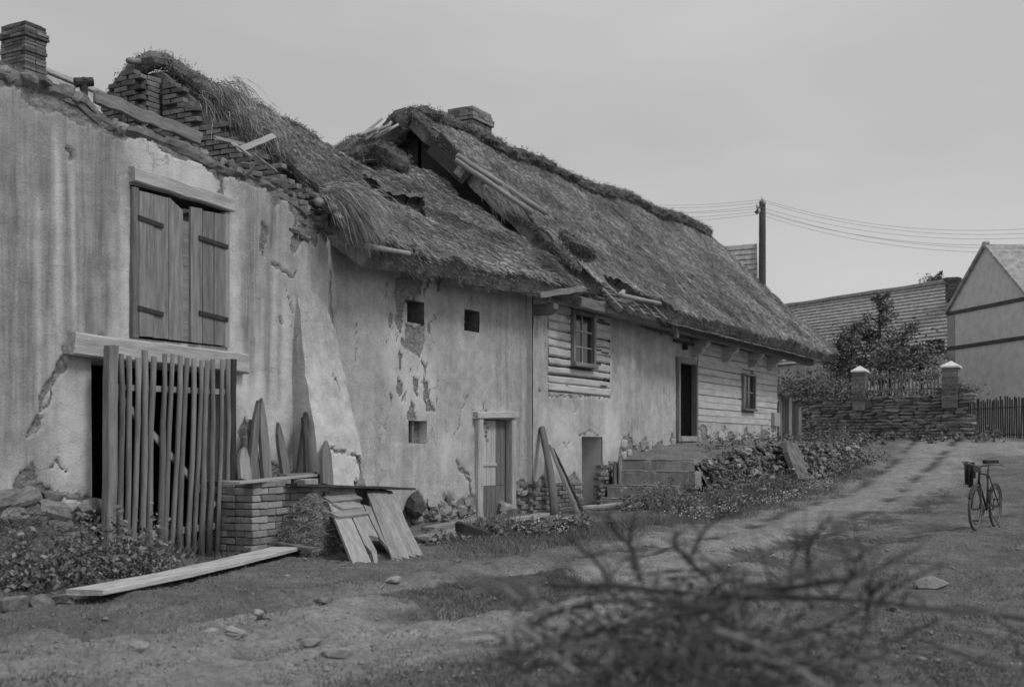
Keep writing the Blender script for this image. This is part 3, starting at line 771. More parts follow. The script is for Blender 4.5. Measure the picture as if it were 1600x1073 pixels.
# logs: whitewashed, caulked joints recessed
def logs(area, holes, n, gappy):
    x0, x1, z0, z1 = area
    mb = MB(); mb.box(x0, x1, YR + .10, YR + .16, z0, z1)
    # the caulked ground behind the logs, cut round the openings by pieces
    mb = MB()
    cuts = sorted({x0, x1} | {q for h in holes for q in h[:2]})
    for a, c in zip(cuts[:-1], cuts[1:]):
        zs = [z0, z1]
        for h in holes:
            if h[0] <= a + 1e-6 and h[1] >= c - 1e-6: zs = [z0, h[2], h[3], z1]
        for k in range(0, len(zs), 2): mb.box(a, c, YR + .075, YR + .3, zs[k], zs[k + 1])
    mb.build('caulking', 'mortar' if gappy else 'plaster_small', rwall)
    hgt = (z1 - z0) / n
    for i in range(n):
        zc = z0 + (i + .5) * hgt
        spans = [(x0, x1)]
        for h in holes:
            if zc + hgt * .3 > h[2] and zc - hgt * .3 < h[3]: spans = [(x0, h[0]), (h[1], x1)]
        for a, c in spans:
            if c - a < .05: continue
            beam('log', (a + .005, YR + .05 + RND.uniform(-.012, .012), zc + RND.uniform(-.012, .012)), (c - .005, YR + .05 + RND.uniform(-.012, .012), zc + RND.uniform(-.012, .012)),
                 .13, hgt - (RND.choice((.004, .006, .012, .03, .045)) if gappy else .008), 'limewash_log', rwall, ch=.03 if gappy else .014, jit=.006 if gappy else .003, seg=8)
logs(logA, [win1], 11, True)
logs(logB, [win2], 12, False)
for i in range(9):      # chinks fallen out of the logs
    p = on_y(RND.choice([RND.uniform(862, 890), RND.uniform(928, 950)]), RND.uniform(490, 605), YR - .018)
    mb = MB(); mb.box(p.x, p.x + RND.uniform(.08, .35), p.y, p.y + .03, p.z, p.z + RND.uniform(.02, .05)); mb.build('chink', 'wood_dark', rwall)
def window(h, rows, cols, m, y):
    x0, x1, z0, z1 = h
    w = place(bpy.data.objects.new('window', None), house, ((x0 + x1) / 2, y, z0))
    f = .085 if rows > 2 else .06
    for a, c in (((x0, z0), (x0, z1)), ((x1, z0), (x1, z1))):
        s = 1 if a[0] == x0 else -1
        beam('frame', (a[0] + s * f / 2, y - .03, z0 + .002), (a[0] + s * f / 2, y - .03, z1 - .002), f, .12, m, w, up=(0, 1, 0))
    beam('frame', (x0 + f, y - .032, z1 - f / 2), (x1 - f, y - .032, z1 - f / 2), .12, f, m, w)
    beam('sill', (x0 - .02, y - .05, z0 + f / 2), (x1 + .02, y - .05, z0 + f / 2), .17, f, m, w)
    gx0, gx1, gz0, gz1 = x0 + f, x1 - f, z0 + f, z1 - f
    mb = MB(); mb.box(gx0, gx1, y + .22, y + .24, gz0, gz1); mb.build('dark_inside', 'dark', w)  # black sheet painted in for the unlit room behind the panes
    for i in range(1, cols):
        x = gx0 + (gx1 - gx0) * i / cols; mb = MB(); mb.box(x - .016, x + .016, y - .02, y + .015, gz0, gz1); mb.build('glazing_bar', 'wood_white' if rows > 2 else m, w)
    for i in range(1, rows):
        z = gz0 + (gz1 - gz0) * i / rows; mb = MB(); mb.box(gx0, gx1, y - .024, y + .012, z - .016, z + .016); mb.build('glazing_bar', 'wood_white' if rows > 2 else m, w)
    for i in range(cols):
        for j in range(rows):
            a, c = gx0 + (gx1 - gx0) * i / cols, gx0 + (gx1 - gx0) * (i + 1) / cols; d, e = gz0 + (gz1 - gz0) * j / rows, gz0 + (gz1 - gz0) * (j + 1) / rows
            mb = MB(); mb.box(a + .017, c - .017, y + .0, y + .006, d + .017, e - .017); mb.build('pane', 'glass', w)
    return w
window(win1, 3, 2, 'wood_grey', YR)
window(win2, 2, 2, 'wood_grey', YR)
# cellar door of vertical boards in a white frame
x0, x1, z0, z1 = doorh
dz = gzf(7, 0) - .05
dr = place(bpy.data.objects.new('door', None), house, ((x0 + x1) / 2, YC, z0))
zs = z0 + .62
n = 6; w = (x1 - x0 - .16) / n
for i in range(n):
    c = x0 + .08 + (i + .5) * w
    yb = YC + .07
    board('plank', [(zs + .004, -w / 2 + .005), (z1 - .02, -w / 2 + .005), (z1 - .02, w / 2 - .005), (zs + .004, w / 2 - .005)], (c, yb, 0), (0, 0, 1), (-1, 0, 0), .03, 'wood_door' if i < 4 else 'wood_grey', dr)
    board('plank', [(z0, -w / 2 + .005), (zs - .004, -w / 2 + .005), (zs - .004, w / 2 - .005), (z0, w / 2 - .005)], (c, yb, 0), (0, 0, 1), (-1, 0, 0), .03, 'wood_door_low', dr)
beam('ledge', (x0 + .08, YC + .045, z0 + 1.0), (x0 + .08 + 4 * w, YC + .045, z0 + 1.0), .025, .05, 'wood_door', dr)
beam('latch', (x0 + .13, YC + .03, z0 + 1.02), (x0 + .13, YC + .01, z0 + 1.28), .025, .025, 'iron', dr, up=(0, 1, 0))
beam('latch', (x0 + .13, YC + .01, z0 + 1.27), (x0 + .17, YC + .05, z0 + 1.36), .02, .02, 'iron', dr)
for k in range(5):       # scratches and a worn maker's mark of nail holes
    mb = MB(); px_, pz_ = x0 + .08 + w * 1.4 + RND.uniform(0, .1), z0 + 1.42 + k * .075
    mb.box(px_, px_ + .09, YC + .048, YC + .056, pz_, pz_ + .045); mb.build('knot', 'wood_grey', dr)
beam('door_post', (x0 - .01, YC - .01, z0 - .05), (x0 - .01, YC - .01, z1), .17, .16, 'wood_white', dr, up=(0, 1, 0), jit=.006)
beam('door_post', (x1 + .04, YC - .01, z0 - .05), (x1 + .04, YC - .01, z1), .15, .16, 'wood_white', dr, up=(0, 1, 0), jit=.006)
beam('door_lintel', (x0 - .16, YC - .02, z1 + .06), (x1 + .17, YC - .02, z1 + .09), .18, .12, 'wood_white', dr, jit=.006)
# front door above the terrace: leaf half open inwards, grey frame
x0, x1, z0, z1 = rdoor
dr = place(bpy.data.objects.new('door', None), house, ((x0 + x1) / 2, YR, z0))
beam('door_post', (x0 + .06, YR - .01, z0), (x0 + .06, YR - .01, z1), .12, .16, 'wood_grey', dr, up=(0, 1, 0))
beam('door_post', (x1 - .05, YR - .01, z0), (x1 - .05, YR - .01, z1), .1, .16, 'wood_grey', dr, up=(0, 1, 0))
beam('door_lintel', (x0 + .12, YR - .012, z1 - .07), (x1 - .1, YR - .012, z1 - .07), .16, .14, 'wood_grey', dr)
beam('door_sill', (x0 + .12, YR - .012, z0 + .07), (x1 - .1, YR - .012, z0 + .07), .18, .14, 'wood_pale', dr)
for i in range(4):
    a = x0 + .14 + i * .14
    board('plank', [(z0 + .15, -.066), (z1 - .16, -.066), (z1 - .16, .066), (z0 + .15, .066)], (a + .07, YR + .2 + i * .07, 0), (0, 0, 1), (-.9, -.45, 0), .035, 'wood_grey', dr)
# brick and stone pieces bared in the plinth
def plinth(us, vs, y, n, vs_mesh, sx, sz, wall, proud=.02):
    for i in range(n):
        p = on_y(RND.uniform(*us), RND.uniform(*vs), y)
        s = RND.uniform(.75, 1.2)
        piece('stone', RND.choice(vs_mesh), wall, (p.x, y + RND.uniform(.02, .06) - proud, p.z), (0, RND.gauss(0, .12), RND.gauss(0, .06)), (sx * s, .14, sz * s))
plinth((640, 738), (782, 812), YC, 34, st_var + stp_var[:2], .26, .16, cwall)
plinth((800, 830), (755, 806), YC, 22, std_var, .22, .1, cwall)
plinth((975, 1053), (690, 716), YR, 18, stw_var, .24, .2, rwall, -.01)
plinth((1088, 1212), (672, 694), YR, 24, stw_var, .28, .24, rwall, -.01)
def brickfield(us, vs, y, wall, m):
    a = on_y(us[0], vs[1], y); c = on_y(us[1], vs[0], y); r = 0; z = a.z
    while z < c.z:
        x = a.x - (r % 2) * .14
        while x < c.x:
            if RND.random() < .86: piece('brick', RND.choice(m), wall, (x + .14, y + RND.uniform(.035, .055), z), (0, RND.gauss(0, .03), RND.gauss(0, .03)), (.93, .9, .9))
            x += .29
        z += .083; r += 1
brickfield((836, 906), (752, 806), YR, rwall, bm_var2)
brickfield((938, 952), (722, 790), YR - .02, rwall, bm_var2)
# boulder half buried at the wall foot
mb = None
p = on_y(656, 790, .1)
piece('stone', st_var[3], cwall, (p.x, .2, p.z), (.2, .1, .3), (.36, .25, .36))

# end and back walls so that the house is closed
mb = MB(); mb.box(2.35, XE, 7.3, 7.6, -.2, 4.98); mb.build('rear_wall', 'mortar', house)
mb = MB(); mb.box(XE - .35, XE - .02, YR + .06, 7.3, -.2, 4.1); mb.build('end_wall', 'plaster_small', house)
# loft floor keeps the inside dark
mb = MB(); mb.box(2.4, XE - .4, .85, 7.3, 4.0, 4.1); mb.build('loft_floor', 'wood_dark', house)

# ---- wall plate, brackets, soffit
beam('wall_plate', (9.6, -.30, 4.20), (27.2, -.30, 4.12), .20, .22, 'wood_grey', house, jit=.01, seg=14)
for u in (848, 1092, 1138, 1178, 1207):
    x = fx(u, 0)
    for k in range(2 if u > 1000 else 1):
        z = 3.98 - k * .2; L = .42 - k * .16
        poly = [(-.15, -.1), (L - .12, -.1), (L, .0), (L, .1), (-.15, .1)]
        board('bracket', poly, (x, YR - .01, z), (0, -1, 0), (0, 0, 1), .2, 'wood_white' if u > 1000 else 'wood_grey', house)
for i in range(34):
    x = 13.9 + i * .38
    beam('soffit_board', (x, -.40, 4.24 + RND.uniform(-.01, .01)), (x, -.80, 4.11 + RND.uniform(-.01, .01)), .36, .03, 'wood_grey', house, jit=.004, seg=2)
# beams standing out below the middle eave
beam('tie_beam', on_y(838, 462, -.15), on_y(905, 452, -.4), .16, .12, 'wood_shutter', house, jit=.01)
beam('tie_beam', on_y(912, 478, -.2), on_y(985, 470, -.55), .14, .12, 'wood_grey', house, jit=.01)
beam('wall_plate', (XC + .05, -.02, 4.42), (13.6, -.02, 4.36), .2, .2, 'wood_grey', house, jit=.01, seg=10)
for i in range(7):      # bared laths where the thatch has gone
    t = i / 6
    beam('lath', (10.6 + .1 * t, -.1 - .5 * t, 4.78 - .48 * t), (13.5 + .1 * t, -.1 - .5 * t, 4.72 - .5 * t), .05, .035, 'wood_grey', house, jit=.008)
for i in range(5):
    x = 10.8 + i * .62
    beam('rafter', (x, .2, 5.06), (x, -.72, 4.14), .1, .12, 'wood_grey', house, jit=.006)
pole('rafter', on_y(968, 462, -.45), on_y(985, 444, -.2), .06, .055, 'wood_pale', house)
pole('lath', on_y(972, 462, -.7), on_y(1032, 474, -.72), .05, .04, 'wood_pale', house)
beam('post', on_y(1053, 495, -.6), on_y(1057, 527, -.6), .12, .1, 'wood_grey', house, up=(0, 1, 0))
beam('lintel', on_y(1054, 532, YR - .04), on_y(1090, 540, YR - .04), .06, .07, 'wood_dark', house)
mb = MB(); q = on_y(1071, 540, YR - .06); mb.box(q.x - .07, q.x + .07, q.y - .05, q.y + .05, q.z - .1, q.z + .05); mb.build('log_end', 'wood_dark', house)
q = on_y(1213, 655, YR - .1); mb = MB(); mb.box(q.x - .25, q.x + .35, YR - .12, YR + .1, q.z - .2, q.z + .2); mb.build('log_end', 'wood_pale', house)

# ============================================================ THATCH
def thatch(name, x0, x1, eave, ridge, thick, back, seed, holes=(), ragged=None, lump=.10, res=.06, dens=1.0):
    """eave(x)->(y,z) and ridge(x)->(y,z) are the upper skin of the front slope; returns the part and S(x,q)"""
    def S(x, q):
        ey, ez = eave(x); ry, rz = ridge(x)
        y = ey + (ry - ey) * q; z = ez + (rz - ez) * q
        s = q * 5.6
        d = (fbm(x * .7, s * .5, seed) - .5) * lump * 2.2 + (fbm(x * 2.3, s * 1.2, seed + 3) - .5) * lump + (fbm(x * 9, s * 1.6, seed + 5) - .5) * lump * .7
        d = d + (fbm(x * 22, s * 7, seed + 6, 3) - .5) * .07 + .05 * np.maximum(0, fbm(x * 1.6, s * 2.2, seed + 7) - .52) * -4
        d = d + .05 * ((s * 1.15 + fbm(x * .8, s * .3, seed + 8) * .9) % 1.0)          # the laid courses step down the slope
        d = d - .12 * np.exp(-((q - 1) / .04) ** 2)
        return x, y - d * .66, z + d * .75
    nx = int((x1 - x0) / res); nq = int(5.4 / res)
    Xg, Q = np.meshgrid(np.linspace(x0, x1, nx), np.linspace(0, 1, nq), indexing='ij')
    Xr = Xg
    if ragged is not None:                      # uneven verges
        Xr = Xg + ragged(Xg, Q)
    px_, py_, pz_ = S(Xr, Q)
    top = np.stack([px_, py_, pz_], -1)
    ey, ez = eave(Xr); ry, rz = ridge(Xr)
    nl = np.hypot(ry - ey, rz - ez)
    ny, nz = -(rz - ez) / nl, (ry - ey) / nl
    bot = np.stack([Xr, ey + (ry - ey) * Q - ny * thick, ez + (rz - ez) * Q - nz * thick], -1)
    keep = np.ones((nx - 1, nq - 1), bool)
    cx = (Xr[:-1, :-1] + Xr[1:, 1:]) / 2; cq = (Q[:-1, :-1] + Q[1:, 1:]) / 2
    wxx = cx + (fbm(cx * 4, cq * 18, seed + 30) - .5) * .35; wq = cq + (fbm(cx * 4, cq * 18, seed + 31) - .5) * .05
    for h in holes: keep &= ~inpoly(wxx, wq, h)
    I = np.arange(nx * nq).reshape(nx, nq); N = nx * nq
    quads = np.stack([I[:-1, :-1], I[1:, :-1], I[1:, 1:], I[:-1, 1:]], -1)
    Ft = quads[keep]; Fb = (quads[keep] + N)[:, ::-1]
    side = []
    K = np.pad(keep, 1)
    for i in range(nx - 1):                     # skirts wherever a kept face borders nothing
        for j in range(nq - 1):
            if not keep[i, j]: continue
            a, b_, c, d = quads[i, j]
            if not K[i, j + 1]: side.append((d, a, a + N, d + N))
            if not K[i + 2, j + 1]: side.append((b_, c, c + N, b_ + N))
            if not K[i + 1, j]: side.append((a, b_, b_ + N, a + N))
            if not K[i + 1, j + 2]: side.append((c, d, d + N, c + N))
    V = np.concatenate([top.reshape(-1, 3), bot.reshape(-1, 3)])
    o = obj(name, V, np.concatenate([Ft, Fb, np.array(side, np.int64)]).astype(np.int32), 'thatch', house, smooth=False)
    if back:                                    # rear slope
        xs = np.linspace(x0, x1, 30); mb = MB()
        for a, c in zip(xs[:-1], xs[1:]):
            ra, rc = ridge(np.array([a])), ridge(np.array([c]))
            f = lambda r, k: float(np.ravel(r[k])[0])
            mb.add([(a, f(ra, 0), f(ra, 1) - .03), (c, f(rc, 0), f(rc, 1) - .03), (c, f(rc, 0) + 4.2, f(rc, 1) - 4.1), (a, f(ra, 0) + 4.2, f(ra, 1) - 4.1)], [(0, 1, 2, 3)])
        mb.build('rear_slope', 'thatch', o)
    # straw ends over the whole slope
    n = int((x1 - x0) * 5.4 * 2300 * dens)
    sx = NR.uniform(x0, x1, n); sq = NR.uniform(0, 1, n) ** 1.0
    if ragged is not None: sx = sx + ragged(sx, sq)
    ok = np.ones(n, bool)
    for h in holes:
        for back_ in (0, .02, .04): ok &= ~inpoly(sx + (fbm(sx * 4, sq * 18, seed + 30) - .5) * .35, sq - back_ + (fbm(sx * 4, sq * 18, seed + 31) - .5) * .05, h)
    sx, sq = sx[ok], sq[ok]; n = len(sx)
    a, b_, c = S(sx, sq)
    ey, ez = eave(sx); ry, rz = ridge(sx); nl = np.hypot(ry - ey, rz - ez)
    dy, dz_ = -(ry - ey) / nl, -(rz - ez) / nl
    ny, nz = -(rz - ez) / nl, (ry - ey) / nl
    wild = .16 + .3 * (fbm(sx * .8, sq * 4, seed + 50) > .6)
    D = np.stack([NR.normal(0, 1, n) * wild + (fbm(sx * .6, sq * 4, seed + 60) - .5) * .9, dy, dz_], -1)
    up_ = NR.uniform(-.02, .12, n); D[:, 1] += ny * up_; D[:, 2] += nz * up_
    D /= np.linalg.norm(D, axis=1)[:, None]
    P = np.stack([a, b_, c], -1) + np.stack([0 * ny, ny, nz], -1) * NR.uniform(-.03, .03, n)[:, None]
    L = NR.uniform(.03, .12, n) * (1 + 1.2 * (NR.random(n) > .93)); Wd = NR.uniform(.005, .014, n)
    V1, F1 = strands(P, D, L, Wd)
    sh1 = NR.uniform(.45, 1.5, n) * (.5 + 1.0 * fbm(sx * .9, sq * 7, seed + 77)) * (.8 + .45 * fbm(sx * 5, sq * 4, seed + 78))
    # the cut edge along the eave
    m_ = int((x1 - x0) * 900)
    sx = NR.uniform(x0, x1, m_)
    if ragged is not None: sx = sx + ragged(sx, sx * 0)
    ok = np.ones(m_, bool)
    for h in holes: ok &= ~inpoly(sx, sx * 0 + .01, h)
    sx = sx[ok]; m_ = len(sx); e0 = NR.uniform(0, 1, m_)
    a, b_, c = S(sx, sx * 0)
    ey, ez = eave(sx); ry, rz = ridge(sx); nl = np.hypot(ry - ey, rz - ez); ny, nz = -(rz - ez) / nl, (ry - ey) / nl
    P = np.stack([a, b_ - ny * thick * e0 + .08, c - nz * thick * e0 + .06], -1)
    D = np.stack([NR.normal(0, .18, m_), -(ry - ey) / nl + NR.normal(0, .1, m_), -(rz - ez) / nl - .1 + NR.normal(0, .1, m_)], -1)
    D /= np.linalg.norm(D, axis=1)[:, None]
    V2, F2 = strands(P, D, NR.uniform(.08, .17, m_) * (.6 + .8 * fbm(sx * 3, sx * 0, seed + 90)), NR.uniform(.006, .016, m_))
    st = obj('straw', np.concatenate([V1, V2]), np.concatenate([F1, F2 + len(V1)]).astype(np.int32), 'straw', o)
    setattr_f(st, 'shade', np.concatenate([np.repeat(sh1, 4), np.repeat(NR.uniform(.35, 1.3, m_), 4)]))
    st['kind'] = 'stuff'
    return o, S
def lumps_along(name, pts, rad, m, parent, seed, seg=10, squash=.7, strawn=0):
    """a lumpy roll of turf and straw along a line"""
    pts = [Vector(p) for p in pts]; V = []; F = []
    # resample
    out = []
    for a, c in zip(pts[:-1], pts[1:]):
        k = max(2, int((c - a).length / .09))
        out += [a.lerp(c, i / k) for i in range(k)]
    out.append(pts[-1]); n = len(out)
    for i, p in enumerate(out):
        t = (out[min(i + 1, n - 1)] - out[max(i - 1, 0)]).normalized(); s = t.cross(Vector((0, 0, 1))).normalized(); u = s.cross(t)
        e = min(1, .45 + i * .25, .45 + (n - 1 - i) * .25)
        for j in range(seg):
            q = 6.2832 * j / seg
            r = rad * e * (.55 + .6 * float(fbm(i * .16 + 3, j * .55, seed, 4)) + .4 * float(fbm(i * .7 + 9, j * 1.3, seed + 5, 2)))
            V.append(p + s * math.cos(q) * r + u * math.sin(q) * r * squash)
    for i in range(n - 1):
        for j in range(seg): F.append((i * seg + j, i * seg + (j + 1) % seg, (i + 1) * seg + (j + 1) % seg, (i + 1) * seg + j))
    F.append(tuple(range(seg))[::-1]); F.append(tuple((n - 1) * seg + j for j in range(seg)))
    o = obj(name, V, F, m, parent)
    if strawn:
        ii = NR.integers(0, n - 1, strawn); jj = NR.integers(0, seg, strawn)
        P = np.array([tuple(V[a * seg + b_]) for a, b_ in zip(ii, jj)]) + NR.normal(0, .03, (strawn, 3))
        C = np.array([tuple(out[a]) for a in ii]); D = (P - C); D /= np.linalg.norm(D, axis=1)[:, None] + 1e-6
        D = D * .25 + NR.normal(0, .55, (strawn, 3)) + np.array([0, -.25, -.5]); D /= np.linalg.norm(D, axis=1)[:, None]
        Vs, Fs = strands(P, D, NR.uniform(.03, .09, strawn), NR.uniform(.006, .016, strawn))
        s_ = obj('straw', Vs, Fs, 'straw', o); shaded(s_, strawn, .3, .9); s_['kind'] = 'stuff'
    return o

# right-hand roof, the sound one
def eaveR(x):
    x = np.asarray(x, float); c = sstep(13.9, 13.3, x)          # the eave is broken back left of the front door
    return -.88 + .30 * c + 0 * x, 4.42 + .25 * c + 0 * x + .03 * np.sin(x * .9)
def ridgeR(x):
    x = np.asarray(x, float)
    return 3.67 + 0 * x, 8.62 + (x - 9.6) * .017 - .10 * np.exp(-((x - 17) / 3) ** 2) + .05 * np.sin(x * 1.3)
def ragR(X_, Q_):
    l = sstep(10.6, 9.6, X_); r = sstep(27.3, 28.4, X_)
    return l * ((fbm(Q_ * 14, Q_ * 0, 5) - .5) * .5) + r * ((fbm(Q_ * 12, Q_ * 0 + 4, 6) - .5) * .35 + .25 * (1 - Q_))
hR = [(10.4, -.02), (11.8, -.02), (11.75, .05), (11.3, .075), (10.9, .06), (10.6, .04)]
roofR, SR = thatch('thatch_roof', 9.75, 28.3, eaveR, ridgeR, .36, True, 200, [hR], ragR, lump=.07, dens=.9)
# the sagging middle roof
def eaveM(x):
    x = np.asarray(x, float); return -.42 + 0 * x, 4.30 + .035 * (x - 2.3) + .03 * np.sin(x * 1.7)
def ridgeM(x):
    x = np.asarray(x, float); return 3.6 + 0 * x, np.interp(x, [2.0, 2.5, 4.5, 6.2, 7.0, 8.0, 9.0, 9.8], [7.2, 7.36, 7.28, 7.1, 6.95, 7.05, 7.3, 7.3])
def ragM(X_, Q_):
    l = sstep(3.1, 2.15, X_)
    return l * (fbm(Q_ * 11, Q_ * 0, 15) * .55 + .05)
pm, nm = Vector((5, -.42, 4.36)), Vector((0, -3.0, 4.0)).normalized()
def to_q(u, v):
    p = on_plane(u, v, pm, nm); ey, ez = eaveM(np.array([p.x])); ry, rz = ridgeM(np.array([p.x]))
    return (p.x, (p.y - float(ey[0])) / (3.6 + .42))
hM = [to_q(*q) for q in ((566, 270), (600, 274), (632, 284), (662, 296), (668, 328), (640, 326), (612, 314), (582, 296))]
hM2 = [to_q(*q) for q in ((515, 300), (548, 318), (585, 392), (560, 420), (480, 380), (490, 290))]
roofM, SM = thatch('thatch_roof', 2.15, 9.8, eaveM, ridgeM, .38, True, 300, [hM], ragM, lump=.17, dens=1.1)
# mossy ridge rolls
lumps_along('ridge_roll', [(9.85, 3.6, 8.45)] + [(x, 3.6, float(ridgeR(x)[1]) - .25) for x in np.arange(10.4, 27.7, .6)] + [(27.9, 3.6, 8.62)], .44, 'moss', roofR, 7, seg=16, squash=.5, strawn=26000)
lumps_along('ridge_roll', [(2.4, 3.6, 7.22)] + [(x, 3.6, float(ridgeM(x)[1]) - .08) for x in np.arange(2.8, 6.8, .5)], .3, 'moss', roofM, 8, seg=14, squash=.55, strawn=6000)
# the heap of fallen thatch and sticks in the saddle
lumps_along('fallen_thatch', [(7.1, 3.55, 6.95), (7.5, 3.55, 7.2), (7.9, 3.5, 7.32), (8.4, 3.4, 7.2), (9.0, 3.3, 7.1)], .27, 'thatch', roofM, 19, squash=.8, strawn=6000)
for i in range(7):
    a = on_y(560 + i * 5, 212 + RND.uniform(-3, 8), 3.2); pole('stick', a, a + Vector((.35 + RND.uniform(0, .2), -.15, .28 + RND.uniform(-.1, .15))), .035, .025, 'wood_pale', roofM)
# thick cut end of the right roof above the sagging one: dark gable boards and verge
mb = MB()
gv = []
for q in np.linspace(.25, .99, 16):
    gv.append((10.12, -.88 + 4.55 * q, 4.42 + (8.6 - 4.42) * q - .30))
for i in range(len(gv) - 1):
    a, c = gv[i], gv[i + 1]
    mb.add([a, c, (c[0], c[1], min(c[2], 4.6)), (a[0], a[1], min(a[2], 4.6))], [(0, 1, 2, 3)])
    mb.add([(p[0], 7.34 - p[1], p[2]) for p in (a, c)] + [(c[0], 7.34 - c[1], 4.6), (a[0], 7.34 - a[1], 4.6)], [(0, 1, 2, 3)])
mb.build('gable', 'wood_dark', house)
pv = [(9.72, 3.67, 8.52)] + [(9.74 + RND.uniform(-.03, .03), -.88 + 4.55 * q, 4.42 + (8.62 - 4.42) * q - .12) for q in np.linspace(.95, .12, 14)]
lumps_along('verge', pv, .10, 'thatch', roofR, 29, squash=.8, strawn=9000)
lumps_along('verge', [(9.72, 3.67, 8.5), (9.8, 4.6, 7.6), (9.8, 5.6, 6.6)], .3, 'moss', roofR, 31, squash=.8, strawn=600)
board('gable_board', [(0, -.25), (1.15, -.2), (1.2, .2), (0, .26)], (9.62, 3.0, 7.72), (0, -.72, -.70), (0, -.70, .72), .05, 'wood_dark', roofR)
# two pale poles lying on the slope
PR_, NR_ = (10, -.9, 4.92), Vector((0, -4.2, 4.5)).normalized()
a, c = on_plane(714, 243, PR_, NR_), on_plane(853, 333, PR_, NR_)
pole('roof_pole', a, c, .06, .055, 'wood_pale', roofR)
pole('roof_pole', on_plane(712, 250, PR_, NR_), on_plane(832, 332, PR_, NR_), .05, .05, 'wood_pale', roofR)
# block of thatch slipped down near the eave
q = on_plane(900, 385, (10, -.9, 4.85), Vector((0, -4.2, 4.5)).normalized())
lumps_along('fallen_thatch', [q + Vector((-.1, .25, .25)), q, q + Vector((.35, -.2, -.2))], .2, 'thatch', roofR, 41, squash=.45, strawn=2200)

# loose straw hanging from the torn verge corner
def tuft(n, base, spread, D0, L, m, parent, wob=.22):
    P = np.array(base)[None, :] + np.clip(NR.normal(size=(n, 3)), -1.4, 1.4) * np.array(spread)
    k = 4; D = np.array(D0)[None, :] + NR.normal(0, wob, (n, 3)); D /= np.linalg.norm(D, axis=1)[:, None]
    Ls = NR.uniform(L * .45, L, n) / k; Vs = []; Fs = []; p = P; off = 0
    for s in range(k):
        v, f = strands(p, D, Ls, np.full(n, .011) * (1 - s * .18)); Vs.append(v); Fs.append(f + off); off += len(v)
        p = p + D * Ls[:, None]; D = D + np.array([0.02, -.02, -.34]); D /= np.linalg.norm(D, axis=1)[:, None]
    o = obj('loose_straw', np.concatenate(Vs), np.concatenate(Fs).astype(np.int32), m, parent)
    sh = NR.uniform(.5, 1.5, n); setattr_f(o, 'shade', np.tile(np.repeat(sh, 4), k)); o['kind'] = 'stuff'
    return o
q = on_y(525, 302, -.2)
tuft(650, q, (.15, .10, .06), (.05, -.7, -.2), 1.0, 'straw_pale', roofM)
q = on_y(555, 335, -.4); tuft(380, q, (.2, .12, .1), (.15, -.6, -.5), .6, 'straw_pale', roofM)
q = on_x(345, 155, 2.4); tuft(700, q, (.1, .25, .2), (-.1, -.75, -.5), .8, 'straw_pale', roofM)
q = on_x(390, 195, 2.3); tuft(500, q, (.1, .3, .2), (-.1, -.75, -.6), .7, 'straw', roofM)
q = on_plane(775, 300, (10, -.9, 4.7), Vector((0, -4.2, 4.5)).normalized()); tuft(350, q, (.2, .12, .1), (.1, -.7, -.5), .55, 'straw_pale', roofM)
lumps_along('verge', [on_x(262, 98, 2.45), on_x(310, 128, 2.45), on_x(345, 165, 2.45), on_x(400, 212, 2.4), on_x(450, 244, 2.4), on_x(497, 288, 2.4), on_x(520, 312, 2.5)], .13, 'thatch', roofM, 51, squash=.9, strawn=3600)
pole('eave_pole', on_y(571, 384, -.5), on_y(640, 396, -.5), .04, .035, 'wood_pale', house)
pole('purlin_end', on_y(498, 315, -.15), on_y(522, 325, .3), .06, .06, 'wood_pale', house)
pole('ridge_pole', on_x(200, 95, 1.5), on_x(240, 98, 2.6), .05, .05, 'wood_grey', house)

# ============================================================ brick gable between barn and farmhouse
XG = 2.18
gw = MB()
lumps_along('mud_cap', [(x_, .2, float(np.interp(x_, tx, tz)) - .06) for x_ in np.arange(-6, 1.95, .35)], .2, 'mortar', bwall, 91, seg=12, squash=.6)
prof = [(.32, 2.9), (.32, 4.75), (1.2, 5.5), (2.4, 6.45), (3.4, 7.25), (3.9, 7.28), (4.25, 6.9), (4.9, 6.3), (6.2, 5.2), (7.3, 4.3), (7.3, 2.9)]
gw.extrude(prof, (XG + .14, 0, 0), (0, 1, 0), (0, 0, 1), .2)
gwall = gw.build('gable_wall', 'mortar', house)
def gtop(y): return float(np.interp(y, [-.2, 0, 1.2, 2.4, 3.4, 3.9, 4.25, 4.9, 6.2], [4.4, 4.72, 5.62, 6.5, 7.28, 7.28, 6.9, 6.3, 5.25])) + RND.uniform(-.05, .05)
def bricks_x(y0, y1, z0, xf, topf, hole=None, m=bm_var2, maxn=999):
    z = z0; r = 0; c = 0
    while z < 7.5:
        y = y0 + (r % 2) * .14
        while y < y1 - .1:
            yc = y + .14
            if z + .05 < topf(yc) and not (hole and hole(yc, z)) and c < maxn:
                s = .95
                if yc + .14 > y1: s = .5
                piece('brick', RND.choice(m), gwall, (xf + RND.uniform(-.012, .012), yc if s > .6 else y + .07, z), (RND.gauss(0, .02), RND.gauss(0, .02), 1.5708 + RND.gauss(0, .02)), (s, .95, .97)); c += 1
            y += .295
        z += .082; r += 1
    return c
hp = on_x(335, 172, XG); hq = on_x(318, 190, XG)
def ghole(y, z): return (abs(y - hp.y) < .28 and abs(z - hp.z) < .2) or RND.random() < .06
bricks_x(.35, 3.35, 5.0, XG, gtop, ghole, bm_var2)
